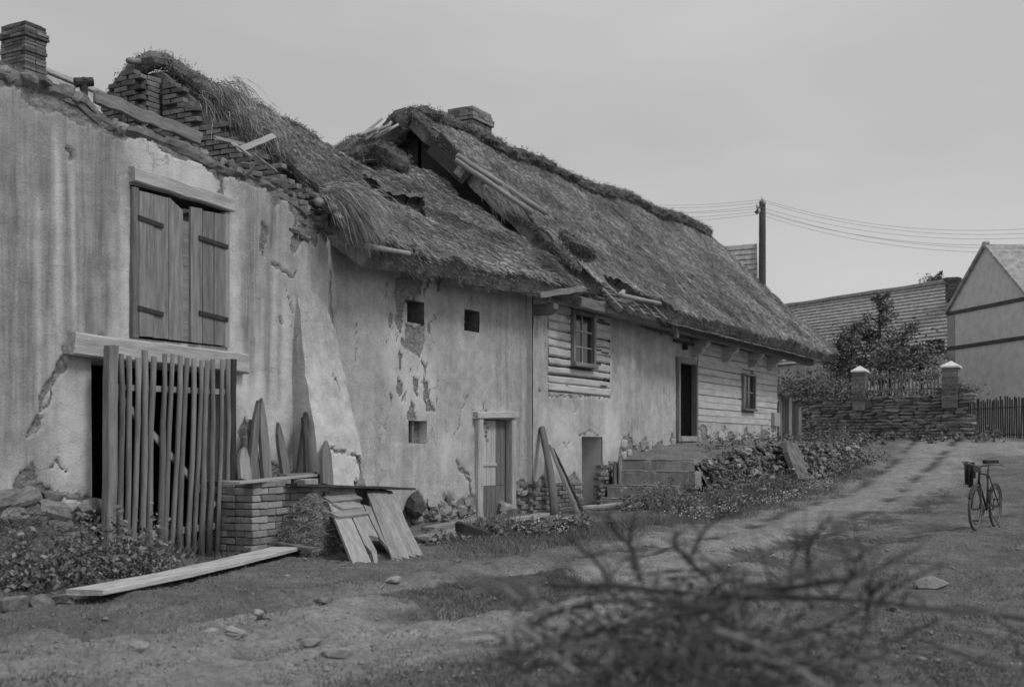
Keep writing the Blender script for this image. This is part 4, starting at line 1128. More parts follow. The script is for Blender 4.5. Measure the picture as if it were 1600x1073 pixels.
# the pilaster under the ridge
pw = MB(); pw.box(XG - .3, XG + .1, 3.45, 4.3, 4.4, 6.95); pw.build('pilaster', 'mortar', gwall)
def ptop(y): return 7.25 - max(0, y - 3.75) * 1.0
bricks_x(3.38, 4.38, 5.6, XG - .36, ptop, None, bm_var + bm_var2)
z = 5.6; r = 0
while z < 7.15:
    for k in range(1):
        piece('brick', RND.choice(bm_var2), gwall, (XG - .16 - (r % 2) * .03, 3.42, z), (0, 0, RND.gauss(0, .03)), (.95, .9, .97))
    z += .082; r += 1
lumps_along('verge', [(2.0, 4.3, 6.85), (2.1, 3.9, 7.32), (2.15, 3.55, 7.45), (2.6, 3.5, 7.5)], .17, 'thatch', roofM, 57, squash=.8, strawn=900)
piece('brick', bm_var[0], gwall, on_x(197, 133, XG - .2), (.2, .3, .8))

# ============================================================ chimneys
def chimney(parent, x0, x1, y0, y1, z0, z1, corbel, m, name='chimney'):
    mb = MB(); mb.box(x0 + .07, x1 - .07, y0 + .07, y1 - .07, z0, z1 - .03)
    c = mb.build(name, 'mortar', parent)
    z = z0 + .04; r = 0
    nr = int((z1 - z0) / .082)
    for r in range(nr):
        e = .05 if (nr - 1 - r) in corbel else (.02 if r % 5 == 0 else 0)
        z = z0 + .04 + r * .082
        X0, X1, Y0, Y1 = x0 - e, x1 + e, y0 - e, y1 + e
        for side in range(4):
            L = (X1 - X0) if side % 2 == 0 else (Y1 - Y0) - .28
            k = max(1, int(round(L / .29))); w = L / k
            for i in range(k):
                t = (i + .5) * w
                if side == 0: p, rz_ = (X0 + t, Y0 + .07, z), 0
                elif side == 2: p, rz_ = (X0 + t, Y1 - .07, z), 0
                elif side == 1: p, rz_ = (X0 + .07, Y0 + .14 + t, z), 1.5708
                else: p, rz_ = (X1 - .07, Y0 + .14 + t, z), 1.5708
                piece('brick', RND.choice(m), c, (p[0] + RND.uniform(-.008, .008), p[1] + RND.uniform(-.008, .008), p[2]), (0, 0, rz_ + RND.gauss(0, .015)), (w / .28 * .97, 1, 1.0))
    return c
chimney(house, 13.2, 14.15, 4.15, 4.85, 8.15, 9.57, (2, 3), bm_var2)

# ============================================================ building behind the barn, at the left
rear = thing('outbuilding', 'low rear outbuilding whose pale roof edge shows above the barn wall', 'outbuilding', (0, 14, 0))
ra, rb = at(-60, 58, 29), at(215, 172, 33)
mb = MB(); dn = Vector((0.4, -2.6, -2.4)); mb.add([ra, rb, rb + dn, ra + dn, ra + Vector((0, 3, -2.6)), rb + Vector((0, 3, -2.6))], [(0, 1, 2, 3), (1, 0, 4, 5)]); mb.build('roof', 'tile', rear)
ew = MB(); ew.add([ra + dn * .9 + Vector((0, 0, -.1)), rb + dn * .9 + Vector((0, 0, -.1)), Vector((rb.x, rb.y + dn.y * .9, 0)), Vector((ra.x, ra.y + dn.y * .9, 0))], [(0, 1, 2, 3)]); ew.build('wall', 'plaster_small', rear)
beam('ridge_board', ra + Vector((0, -.05, .02)), rb + Vector((0, -.05, .02)), .2, .12, 'wood_white', rear)
q = at(37, 118, 27.5); chimney(rear, q.x - .3, q.x + .3, q.y - .4, q.y + .4, q.z - .8, q.z + 1.15, (2, 3), bm_var + bm_var2)
# iron cowl on that roof
q = at(131, 140, 27)
cw = thing('chimney_cowl', 'small dark iron cowl on the roof edge behind the barn wall', 'cowl', q)
mb = MB(); mb.tube([q + Vector((0, 0, -.5)), q + Vector((0, 0, .12))], .09, 10); mb.build('pipe', 'iron', cw)
mb = MB(); mb.tube([q + Vector((-.17, .1, .12)), q + Vector((.17, -.1, .2))], [.11, .1], 10); mb.build('hood', 'iron', cw)
mb = MB(); mb.tube([q + Vector((0, 0, .2)), q + Vector((0, 0, .27))], [.12, .04], 10); mb.build('cap', 'iron', cw)

# ============================================================ THINGS IN THE YARD
# plank lying along the broken wall top, and scraps of timber beside it
pa, pb = on_y(150, 152, .05), on_y(312, 217, .05)
tag(beam('timber', pa, pb, .07, .15, 'wood_shutter', None, jit=.016, seg=10), 'long weathered timber lying along the broken top of the barn wall', 'timber')
SCR = [((335, 216), (385, 228), .3, 'thin pale lath lying flat on the rubble at the barn corner', 'wood_pale'), ((372, 236), (428, 212), .2, 'short pale board tilted up to the right on the barn wall top', 'wood_pale'),
       ((365, 225), (410, 258), .1, 'pale splintered board sloping down over the broken wall edge', 'wood_pale'), ((395, 240), (432, 268), .05, 'narrow broken lath lowest on the barn wall rubble', 'wood_grey'), ((405, 208), (445, 252), .5, 'dark board leaning on the brick gable above the barn wall', 'wood_grey')]
for (a, c, y, lab, m) in SCR:
    tag(beam('broken_board', on_y(*a, y), on_y(*c, y), .09, .03, 'wood_grey' if 'flat' in lab else m, None, up=(.2, -.6, .7), jit=.006), lab, 'board', 'broken boards on the wall top')

# ---- pole gate
gt = thing('pole_gate', 'old gate of bark-covered upright poles standing before the dark barn opening', 'gate', on_ground(280, 868))
yg = -.32
tops = [(190, 553), (201, 556), (216, 559), (226, 547), (240, 557), (258, 553), (270, 553), (282, 556), (293, 559), (303, 560), (315, 563), (324, 563), (333, 561), (347, 562), (356, 561)]
bots = [(184, 872), (197, 876), (206, 878), (220, 880), (232, 880), (250, 877), (256, 876), (266, 876), (280, 874), (292, 872), (302, 870), (315, 868), (326, 866), (339, 864), (352, 862)]
for i, (a, c) in enumerate(zip(tops, bots)):
    pole('pale', on_y(*c, yg), on_y(*a, yg + .02), .037 * RND.uniform(.8, 1.2), .031 * RND.uniform(.8, 1.2), 'wood_grey', gt, bend=.02)
beam('gate_post', on_y(170, 858, yg - .02), on_y(173, 541, yg), .13, .12, 'wood_grey', gt, up=(0, 1, 0), jit=.006)
beam('gate_post', on_y(360, 860, yg + .05), on_y(362, 562, yg + .05), .1, .1, 'wood_dark', gt, up=(0, 1, 0), jit=.006)
beam('rail', on_y(172, 604, yg + .06), on_y(362, 613, yg + .06), .04, .07, 'wood_pale', gt, jit=.004)
beam('rail', on_y(172, 843, yg + .06), on_y(362, 818, yg + .06), .04, .08, 'wood_pale', gt, jit=.004)
beam('brace', on_y(180, 612, yg + .06), on_y(335, 790, yg + .06), .035, .075, 'wood_pale', gt, jit=.004)
pole('sill_log', on_y(143, 795, -.1), on_y(165, 797, -.1), .05, .05, 'wood_grey', gt)

# ---- brick stack under the gate post with boards and slabs on top
def local(o, ang):
    c, s = math.cos(ang), math.sin(ang)
    return lambda x, y, z: Vector((o.x + x * c - y * s, o.y + x * s + y * c, o.z + z))
bs0 = on_ground(366, 858)
BSX0, BSX1 = fx(368, -.55), fx(492, -.55)
BSZ = gzf(BSX0, -.6) - .03
bsT = on_y(370, 752, -.75).z
bs = thing('brick_stack', 'stack of loose pale bricks beside the pole gate, boards laid over its top', 'brick stack', ((BSX0 + BSX1) / 2, -.45, BSZ))
bp_var = [mesh_from('brick', chamfer(.28, .14, .08, .01, .006), 'brick_pale') for i in range(4)]
nrow = int((bsT - BSZ) / .086)
for r in range(nrow):
    z = BSZ + .045 + r * .086
    # left end, facing the gate
    y = -.82
    if r % 2 == 0:
        for k in range(3): piece('brick', RND.choice(bp_var), bs, (BSX0 + .07 + RND.uniform(-.01, .01), -.68 + k * .285, z), (0, 0, 1.5708 + RND.gauss(0, .02)), (1, 1, 1))
    else:
        for k in range(6): piece('brick', RND.choice(bp_var), bs, (BSX0 + .14 + RND.uniform(-.01, .01), -.75 + k * .142, z), (0, 0, RND.gauss(0, .02)), (1, 1, 1))
    x = BSX0 + (.288 if r % 2 else .147)
    while x < BSX1 - .2 - r * .01:
        if not (r > nrow - 3 and RND.random() < .1):
            piece('brick', RND.choice(bp_var), bs, (x + .14, -.75 + RND.uniform(-.02, .012), z), (0, 0, RND.gauss(0, .025)), (1, 1, 1))
            piece('brick', RND.choice(bp_var), bs, (x + .14, -.58, z), (0, 0, 0), (1, 1, 1))
        x += .29
ztop = BSZ + nrow * .086 + .03
def tagb(o, lab, cat, grp=None): return tag(o, lab, cat, grp)
tagb(beam('board', on_y(362, 755, -.9), on_y(500, 741, -.35), .2, .03, 'wood_pale', None, up=(0, 0, 1), jit=.004), 'pale board lying along the left end of the brick stack', 'board', 'boards on the brick stack')
tagb(beam('board', on_y(448, 757, -.85), on_y(635, 763, -.55), .30, .035, 'wood_dark', None, up=(0, 0, 1), jit=.004), 'dark wide board jutting from the brick stack over the leaning doors', 'board', 'boards on the brick stack')
tagb(beam('board', on_y(440, 744, -.5), on_y(500, 739, -.3), .15, .05, 'wood_grey', None, up=(0, 0, 1), jit=.004), 'short grey board on top of the brick stack, behind the pale one', 'board', 'boards on the brick stack')
SL = [((392, 750), (402, 625), .10, 'tall pointed slab leaning second from the gate on the brick stack', .12), ((417, 750), (407, 622), .12, 'tallest pointed slab with curved edge standing on the brick stack', .16), ((383, 750), (379, 698), .14, 'short pale broad slab stump at the gate end of the brick stack', .2),
      ((448, 750), (433, 660), .1, 'short sharp splinter slab in the middle of the brick stack', .15), ((480, 748), (475, 652), .12, 'dark straight batten standing at the buttress end of the brick stack', .09), ((466, 748), (479, 645), .05, 'grey slat leaning right behind the dark batten on the brick stack', .1),
      ((511, 757), (508, 688), .5, 'grey round-topped slab against the buttress foot', .22), ((401, 750), (390, 655), .02, 'grey slab behind the two tall pointed slabs', .14)]
for (b0, t0, yo, lab, w) in SL:
    y = -.32 - yo * .6
    p0, p1 = on_y(*b0, y), on_y(*t0, y + .12)
    L = (p1 - p0).length; ax = (p1 - p0).normalized()
    sharp = 'batten' not in lab and 'slat' not in lab
    poly = [(0, -w / 2), (L * .55, -w / 2 * .95), (L * .8, -w * .32), (L, w * .05), (L * .93, w * .2), (L * .7, w * .42), (L * .3, w / 2), (0, w / 2)] if sharp else [(0, -w / 2), (L, -w * .4), (L * .97, w * .45), (0, w / 2)]
    tag(board('wood_slab', poly, p0, ax, (1, 0, 0), .05, 'wood_pale' if 'pale' in lab else ('wood_dark' if 'dark' in lab else 'wood_grey')), lab, 'wood slab', 'slabs on the brick stack')

# ---- broken ledged door and board panel leaning on the stack
d_bl, d_br, d_tl, d_tr = on_ground(552, 888), on_ground(603, 877), on_y(503, 766, -.62), on_y(548, 762, -.60)
ld = thing('broken_door', 'broken plank door with gaping hole, leaning on the brick stack', 'door', (d_bl + d_br) / 2)
axd = (d_tl - d_bl); Ld = axd.length; axd.normalize(); ayd = (d_br - d_bl); Wd_ = ayd.length; ayd.normalize()
w = Wd_ / 3
sh = [[(0, .01), (0, w - .01), (Ld * .97, w - .01), (Ld, .01)],
      [(Ld * .02, w), (.05, w * 1.05), (Ld * .30, w * 1.5), (Ld * .50, w * 1.45), (Ld * .52, 2 * w - .01), (Ld * .97, 2 * w - .01), (Ld * .98, w + .01), (Ld * .35, w + .01), (Ld * .28, w * 1.22)],
      [(.02, 1.75 * w), (.02, 3 * w - .005), (Ld * .99, 3 * w - .005), (Ld * .98, 2 * w + .01), (Ld * .52, 2 * w + .01), (Ld * .30, 2.35 * w), (Ld * .12, 2.2 * w), (Ld * .08, 1.8 * w)]]
for q in sh: board('plank', q, d_bl, axd, ayd, .035, 'wood_pale', ld)
nrm = axd.cross(ayd).normalized()
if nrm.y > 0: nrm = -nrm
for f0, m in ((.60, 'wood_pale'), (.82, 'wood_grey')):
    beam('ledge', d_bl + axd * Ld * f0 + nrm * .035 - ayd * .02, d_bl + axd * Ld * f0 + nrm * .035 + ayd * (Wd_ + .02), .14, .04, m, ld, up=nrm, jit=.004)
beam('ledge', d_bl + axd * Ld * .71 + nrm * .035 + ayd * Wd_ * .2, d_bl + axd * Ld * .71 + nrm * .035 + ayd * (Wd_ * .85), .16, .03, 'wood_pale', ld, up=nrm, jit=.004)
p_bl, p_br, p_tl, p_tr = on_ground(615, 875), on_ground(658, 868), on_y(572, 764, -.62), on_y(610, 767, -.55)
lp = thing('leaning_boards', 'panel of four pale upright boards leaning beside the broken door', 'boards', (p_bl + p_br) / 2)
for i in range(4):
    a = p_bl.lerp(p_br, (i + .5) / 4); c = p_tl.lerp(p_tr, (i + .5) / 4)
    beam('plank', a, c, (p_br - p_bl).length / 4 * .88, .03, 'wood_pale', lp, up=(p_br - p_bl).cross(c - a).normalized(), jit=.005)
# ---- heap of hay under the boards
def heap(name, label, cat, c, rx, ry, h, n, m, seed, base='thatch', L=.25):
    NXh = 26; V = []; F = []
    for i in range(NXh + 1):
        for j in range(NXh + 1):
            a, b_ = i / NXh * 2 - 1, j / NXh * 2 - 1; r = math.hypot(a, b_)
            z = max(0, 1 - r ** 2) ** .8 * h * (.65 + .7 * float(fbm(a * 2 + 5, b_ * 2 + seed, seed)))
            V.append((c[0] + a * rx, c[1] + b_ * ry, c[2] + z - .03))
    for i in range(NXh):
        for j in range(NXh): q = i * (NXh + 1) + j; F.append((q, q + NXh + 1, q + NXh + 2, q + 1))
    t = thing(name, label, cat, c)
    obj('mound', V, F, base, t)
    k = NR.integers(0, len(V), n); P = np.array(V)[k] + NR.normal(0, .03, (n, 3)); P[:, 2] += .02
    D = NR.normal(0, 1, (n, 3)); D[:, 2] *= .5; D[:, 2] -= .1; D /= np.linalg.norm(D, axis=1)[:, None]
    ok = P[:, 2] > c[2] + .02; P, D = P[ok], D[ok]; n = len(P)
    v, f = strands(P, D, NR.uniform(L * .4, L, n), NR.uniform(.005, .012, n)); s = obj('straw', v, f, m, t); shaded(s, n, .4, 1.4); s['kind'] = 'stuff'
    return t
hc = on_ground(505, 868)
heap('hay_heap', 'matted heap of old hay between the brick stack and the broken door', 'hay', (hc.x + .22, hc.y + .36, gzf(hc.x, hc.y)), .55, .36, .62, 11000, 'straw', 3, L=.09)
# ---- long plank on the ground, with a broken end piece
g1, g2, g3, g4 = on_ground(115, 937), on_ground(150, 958), on_ground(452, 862), on_ground(440, 880)
z1 = max(gzf(p.x, p.y) for p in (g1, g2, g3, g4)) + .06
a, c = (g1 + g2) / 2, (g3 + g4) / 2
a.z = gzf(a.x, a.y) + .09; c.z = gzf(c.x, c.y) + .10
tag(beam('plank', a, c, .34, .045, M and 'wood_white', None, jit=.004, seg=8, sag=.02), 'long pale plank lying on the grass before the pole gate', 'plank')
a, c = on_ground(428, 868), on_ground(494, 872); a.z += .16; c.z += .1
tag(beam('broken_board', a, c, .16, .04, 'wood_grey', None, jit=.01), 'short split board on the far end of the long plank', 'board')
# ---- poles and slabs leaning by the niche
tag(pole('leaning_log', on_y(867, 806, -.55), on_y(848, 668, .10), .085, .065, 'wood_grey', None, bend=.02), 'thick round log propped upright against the wall between door and niche', 'log', 'timbers leaning by the niche')
tag(beam('leaning_slab', on_y(905, 808, -.75), on_y(860, 698, .08), .2, .07, 'wood_grey', None, up=(0, 1, .3), jit=.012, taper=.7), 'broad grey slab slanting against the wall right of the thick log', 'timber', 'timbers leaning by the niche')
tag(pole('leaning_pole', on_y(914, 806, -.8), on_y(864, 700, .06), .028, .022, 'wood_dark', None), 'thin dark rod slanting just above the broad grey slab', 'pole', 'timbers leaning by the niche')
# ---- planks and a charred block before the cellar door
LPL = [((668, 834), (752, 818), .22, 'wood_pale', 'pale squared plank lying at the wall foot left of the cellar door'), ((655, 852), (735, 838), .26, 'wood_pale', 'wide plank on the ground before the cellar door, nearest the lane'),
       ((672, 846), (755, 828), .16, 'wood_grey', 'grey plank between the two pale ones before the cellar door'), ((795, 822), (850, 812), .2, 'wood_pale', 'pale plank half hidden in the weeds right of the cellar door'), ((905, 800), (975, 793), .18, 'wood_pale', 'flat plank on the ground before the niche')]
for a, c, w, m, lab in LPL:
    p, q = on_ground(*a), on_ground(*c); p.z = gzf(p.x, p.y) + .06; q.z = gzf(q.x, q.y) + .08
    tag(beam('plank', p, q, w, .06, m, None, jit=.008), lab, 'plank', 'planks on the ground by the cellar door')
p = on_ground(738, 846)
o = piece('wood_block', mesh_from('wood_block', chamfer(.5, .2, .16, .03, .03), 'wood_dark'), None, (p.x, p.y, gzf(p.x, p.y) + .12), (.1, .25, -.6))
tag(o, 'charred dark block lying on the planks before the cellar door', 'wood block')
p = on_ground(800, 806)
o = piece('stone_block', mesh_from('stone_block', chamfer(.3, .25, .2, .05, .04), 'stone_dark'), None, (p.x, p.y + .1, gzf(p.x, p.y) + .1), (.1, .25, -.6))
tag(o, 'dark stone at the foot of the cellar door frame', 'stone')

# ---- firewood and rubbish at the far left
for i, (a, c, r, lab) in enumerate([((5, 868), (100, 848), .09, 'thick dark branch log low in the rubbish at the barn corner'), ((-5, 840), (70, 812), .07, 'dark bent branch topmost in the rubbish at the barn corner'), ((20, 900), (95, 885), .08, 'dark log at the bottom of the rubbish by the barn corner'), ((30, 848), (62, 868), .03, 'thin pale stick sloping across the rubbish by the barn corner')]):
    tag(pole('dead_branch', on_y(*a, -.7), on_y(*c, -.45), r, r * .7, 'twig_pale' if 'pale' in lab else 'wood_dark', None, bend=.05), lab, 'branch', 'branches at the barn corner')
p = on_y(45, 905, -.6)
heap('rubbish_heap', 'dark heap of rotten litter against the barn at the far left', 'heap', (p.x - .2, -.75, gzf(p.x, -.7)), .8, .5, .6, 1500, 'leaf_dark', 6, base='moss')
for (u, v, sx, sy, sz, lab) in ((60, 950, .22, .2, .13, 'rounded grey stone left of the long plank end'), (100, 945, .2, .16, .1, 'flat pale stone touching the near end of the long plank'), (20, 955, .22, .2, .13, 'leftmost rounded stone by the barn corner')):
    p = on_ground(u, v); tag(piece('field_stone', RND.choice(st_var), None, (p.x, p.y, gzf(p.x, p.y) + sz * .25), (RND.uniform(-.2, .2), .1, RND.uniform(0, 3)), (sx, sy, sz)), lab, 'stone', 'field stones')

# ---- pale stones and chips lying about the yard
PS = [(218, 1022, .16, 'leftmost pale stone at the near edge of the yard'), (402, 972, .10, 'pale stone in mid yard, far left of the dark turf patch'), (505, 958, .14, 'long pale chip left of the dark turf patch'), (453, 952, .09, 'small pale stone above the long chip'), (368, 998, .15, 'pale stone between two others in the left yard'),
      (410, 978, .12, 'pale stone just right of the lone mid-yard one'), (525, 1020, .18, 'broad pale stone at the near edge of the yard'), (485, 1014, .13, 'pale stone left of the broad one at the near edge'), (365, 1000, .1, 'small chip touching the pale left yard stone'), (615, 910, .16, 'curved pale chip in front of the broken door'),
      (832, 897, .22, 'pale stone in the lane beyond the dark turf patch'), (330, 990, .1, 'small pale stone in the left yard'), (440, 1003, .1, 'small chip midway to the near edge'), (1455, 915, .3, 'pale splinter lying in the lane at the right'), (1395, 945, .15, 'pale stone beside the brushwood at the right'), (740, 882, .1, 'small pale stone below the charred block'),
      (715, 876, .1, 'tiny stone below the cellar door planks'), (1010, 850, .12, 'pale stone on the grass before the steps')]
for u, v, s, lab in PS:
    p = on_ground(u, v)
    tag(piece('field_stone', RND.choice(stp_var), None, (p.x, p.y, gzf(p.x, p.y) + s * .12), (RND.uniform(-.2, .2), RND.uniform(-.2, .2), RND.uniform(0, 3)), (s * .95, s * .65, s * .4)), lab, 'stone', 'pale stones in the yard')

# ============================================================ TERRACE AND STEPS
tr_x = [12.6, 13.2, 14.2, 16.5, 20, 25, 27]; tr_z = [1.10, 1.16, 1.30, 1.48, 1.54, 1.55, 1.5]
def tz_(x): return float(np.interp(x, tr_x, tr_z))
def tfront(x): return -1.72 - .35 * float(sstep(14, 22, np.array(x)))
V = []; F = []; nxt, nyt = 100, 22
for i in range(nxt):
    x = 12.62 + (26.5 - 12.62) * i / (nxt - 1)
    for j in range(nyt):
        t = j / (nyt - 1); y = .2 + (tfront(x) - .2) * t
        V.append((x, y, tz_(x) - .10 * t ** 2 + float(fbm(x * 2, y * 2, 44) - .5) * .1))
for i in range(nxt - 1):
    for j in range(nyt - 1): q = i * nyt + j; F.append((q, q + 1, q + nyt + 1, q + nyt))
terr = obj('terrace', V, F, 'earth', None, smooth=True); tag(terr, None, None, kind='structure')
setattr_c(terr, 'mask', np.tile(np.array([.55, 0, 0, 1]), (len(V), 1)))
V = []; F = []
xs = np.linspace(12.62, 26.5, 60)
for x in xs:
    for k in range(5):
        t = k / 4; zt = tz_(x) - .11; zb = gzf(x, -2.6) - .15
        V.append((x, tfront(x) + .06 - .55 * t, zt + (zb - zt) * t))
for i in range(len(xs) - 1):
    for k in range(4): q = i * 5 + k; F.append((q, q + 1, q + 6, q + 5))
obj('bank', V, F, 'mortar', terr)
cnt = 0
for i in range(4000):
    if cnt >= 290: break
    x = 12.72 + RND.random() ** 1.25 * 12.9; t = RND.uniform(0, .97); zt = tz_(x) - .08; zb = gzf(x, -2.6)
    s = RND.uniform(.08, .16) * (1 if cnt % 3 else 1.25)
    piece('stone', RND.choice(st_var + st_var + stp_var[:2] + std_var[:2]), terr, (x, tfront(x) + .0 - .55 * t + RND.uniform(-.05, .04), zt + (zb - zt) * t), (RND.uniform(-.25, .25), RND.uniform(-.3, .3), RND.uniform(-.3, .3)), (s * 1.7, s * .9, s * .66)); cnt += 1
rest = MB()
for i in range(620):
    x = 12.72 + RND.random() ** 1.25 * 13.2; t = RND.uniform(-.02, 1.0); zt = tz_(x) - .08; zb = gzf(x, -2.6) if i % 8 == 0 else zb
    s = RND.uniform(.05, .11); Vc, Fc = chamfer(s * 1.6, s * .9, s * .8, s * .18, s * .12)
    rest.add([Vector((x, tfront(x) + .02 - .55 * t, zt + (zb - zt) * t)) + v for v in Vc], Fc)
rest.build('small_stones', 'stone', terr)['kind'] = 'stuff'
# dark slab of old render set in the bank
q0 = on_y(1242, 718, -2.35)
board('render_slab', [(-.55, -.5), (.5, -.55), (.62, .1), (.45, .42), (-.4, .46), (-.62, .2)], q0, (1, 0, 0), (0, .35, .94), .12, 'mortar', terr)
stp = thing('stone_steps', 'four worn stone steps climbing to the terrace beside the niche', 'steps', (12, -.8, .1))
zs_ = [1.10, .86, .56, .29]; xf_ = [12.62, 12.25, 11.88, 11.5]
for i in range(4):
    zb = zs_[i + 1] if i < 3 else gzf(11.5, -.7) - .08
    xb = 12.95 if i == 0 else xf_[i - 1] + .08
    yl, yr = .05, (-1.62, -1.78, -1.5, -1.2)[i]
    nS = 18; V = []; F = []
    for k in range(nS + 1):
        y = yl + (yr - yl) * k / nS; jx = RND.uniform(-.012, .012); jz = RND.uniform(-.014, .006)
        V += [(xf_[i] + jx, y, zb - .06), (xf_[i] + jx, y, zs_[i] - .03 + jz), (xf_[i] + .03 + jx, y, zs_[i] + jz), (xb, y, zs_[i] + jz + .004 * i), (xb, y, zb - .06)]
    for k in range(nS):
        for m_ in range(4): q = k * 5 + m_; F.append((q, q + 1, q + 6, q + 5))
    F.append((0, 4, 3, 2, 1)); q = nS * 5; F.append((q, q + 1, q + 2, q + 3, q + 4))
    obj('step', V, F, 'concrete', stp)
    # worn pale nosing
    beam('tread_edge', (xf_[i] + .07, yl - .02, zs_[i] + .004), (xf_[i] + .07, yr + .02, zs_[i] + .004), .13, .025, 'stone_pale', stp, jit=.008, seg=10)
o = board('slate', [(0, -.1), (.4, -.08), (.5, 0), (.42, .1), (0, .12)], on_y(962, 757, -.02), (.05, .05, 1), (1, -.1, 0), .05, 'stone_dark'); tag(o, 'upright dark slate standing against the wall beside the steps', 'slate', 'slates by the steps')
o = board('slate', [(0, -.06), (.5, -.05), (.6, .02), (.5, .07), (0, .08)], on_y(969, 756, -.1), (.05, .05, 1), (1, -.1, 0), .04, 'stone'); tag(o, 'narrow paler slate standing nearest the steps', 'slate', 'slates by the steps')

# ============================================================ BACKGROUND AT THE RIGHT
# garden wall
wpts = [at(1185, 690, 54), at(1340, 690, 50), at(1483, 690, 47), at(1512, 690, 46.3)]
wz = 3.45
gwl = thing('garden_wall', 'dry stone garden wall with two capped brick pillars across the lane', 'wall', Vector((wpts[1].x, wpts[1].y, 1.7)))
mb = MB()
for a, c in zip(wpts[:-1], wpts[1:]):
    mb.add([(a.x, a.y, 1.5), (c.x, c.y, 1.5), (c.x, c.y, wz), (a.x, a.y, wz), (a.x + .5, a.y, wz), (c.x + .5, c.y, wz), (a.x + .5, a.y, 1.5), (c.x + .5, c.y, 1.5)], [(0, 1, 2, 3), (3, 2, 5, 4), (4, 5, 7, 6)])
mb.build('wall_core', 'mortar', gwl)
cnt = 0
L01 = [(a, c, (c - a).length) for a, c in zip(wpts[:-1], wpts[1:])]
rows = 13
rest = MB()
for r in range(rows):
    z = 1.75 + r * (wz - 1.75) / rows
    for a, c, L in L01:
        x = -RND.uniform(0, .3)
        while x < L - .1:
            w = RND.uniform(.35, .8); t = min(1, max(0, (x + w / 2) / L)); p = a.lerp(c, t)
            if cnt < 300:
                ang = math.atan2(c.y - a.y, c.x - a.x)
                piece('stone', RND.choice(std_var), gwl, (p.x - RND.uniform(.0, .07), p.y, z + .06), (RND.gauss(0, .06), RND.gauss(0, .05), ang), (w * .98, .22, .135 * RND.uniform(.7, 1.1))); cnt += 1
            x += w
# brick pillars
def pillar(u, d, vt, w):
    p = at(u, 690, d); zt = at(u, vt, d).z
    pl = place(bpy.data.objects.new('pillar', None), gwl, (p.x, p.y, 1.6))
    mb = MB(); p = p + Vector((.32, 0, 0)); mb.box(p.x - w / 2, p.x + w / 2, p.y - w / 2, p.y + w / 2, 2.9, zt); mb.build('shaft', 'brick', pl)
    z = 3.2
    while z < zt - .03:
        mb = MB(); e = RND.uniform(.005, .02); mb.box(p.x - w / 2 - e, p.x + w / 2 + e, p.y - w / 2 - e, p.y + w / 2 + e, z, z + .075); mb.build('brick_course', 'brick', pl); z += .09
    mb = MB(); e = .06
    mb.box(p.x - w / 2 - e, p.x + w / 2 + e, p.y - w / 2 - e, p.y + w / 2 + e, zt, zt + .06)
    mb.add([(p.x - w / 2 - e, p.y - w / 2 - e, zt + .06), (p.x + w / 2 + e, p.y - w / 2 - e, zt + .06), (p.x + w / 2 + e, p.y + w / 2 + e, zt + .06), (p.x - w / 2 - e, p.y + w / 2 + e, zt + .06), (p.x, p.y, zt + .28)], [(0, 1, 4), (1, 2, 4), (2, 3, 4), (3, 0, 4)])
    mb.build('cap', 'cap', pl)
pillar(1341, 49.6, 581, .5); pillar(1484, 46.6, 574, .58)
# picket fences on the wall
pk = mesh_from('picket', chamfer(.055, .025, 1, .006), 'wood_grey')
def fence(a, c, h, name, lab, m=pk, step=.155, ztop=None):
    a, c = Vector(a), Vector(c); f = thing(name, lab, 'fence', (a + c) / 2, 'picket fences across the lane')
    L = (c - a).length; k = int(L / step); ang = math.atan2(c.y - a.y, c.x - a.x)
    for i in range(k):
        p = a.lerp(c, (i + .5) / k); hh = h * RND.uniform(.93, 1.04)
        piece('picket', m, f, (p.x, p.y, p.z + hh / 2), (0, RND.gauss(0, .025), ang), (1, 1, hh))
    for t in (.25, .8): beam('rail', a + Vector((.04, 0, h * t)), c + Vector((.04, 0, h * t)), .04, .06, 'wood_grey', f)
    return f
wa, wb, wc, wd = [Vector((p.x + .2, p.y, wz)) for p in wpts]
fence(wa, wb.lerp(wa, .06), .85, 'picket_fence', 'grey picket fence on the garden wall left of the left capped pillar')
fence(wb.lerp(wc, .08), wc.lerp(wb, .1), .95, 'picket_fence', 'grey picket fence on the garden wall between the two capped pillars')
fence(at(1503, 690, 50) + Vector((0, 0, -.2)), at(1640, 690, 44) + Vector((0, 0, -.2)), 1.9, 'picket_fence', 'tall dark picket fence right of the right capped pillar', mesh_from('picket', chamfer(.09, .025, 1, .006), 'wood_dark'))
fb = mesh_from('picket', chamfer(.16, .025, 1, .006), 'wood_pale')
fence(Vector((at(1238, 600, 60).x, at(1238, 600, 60).y, 4.3)), Vector((at(1345, 600, 57).x, at(1345, 600, 57).y, 4.2)), 1.1, 'board_fence', 'pale upright board fence in the garden just under the thatch tip', fb, .19)
# dark board gate at the house corner
ga, gb = at(1216, 690, 38.5), at(1252, 690, 40.5)
gtb = thing('board_gate', 'weathered dark board gate closing the gap at the house corner', 'gate', (ga + gb) / 2)
zb = gzf(ga.x, ga.y)
for i in range(7):
    p = ga.lerp(gb, (i + .5) / 7); h = at(1230, 618 + RND.uniform(0, 10) + (8 if i > 3 else 0), 39.5).z
    beam('plank', (p.x, p.y, 1.2), (p.x, p.y, h), (gb - ga).length / 7 * .93, .03, 'wood_dark' if i % 3 else 'wood_grey', gtb, up=(gb - ga).cross(Vector((0, 0, 1))).normalized(), jit=.004)
beam('rail', Vector((ga.x, ga.y + .04, 2.3)), Vector((gb.x, gb.y + .04, 2.3)), .05, .1, 'wood_dark', gtb)

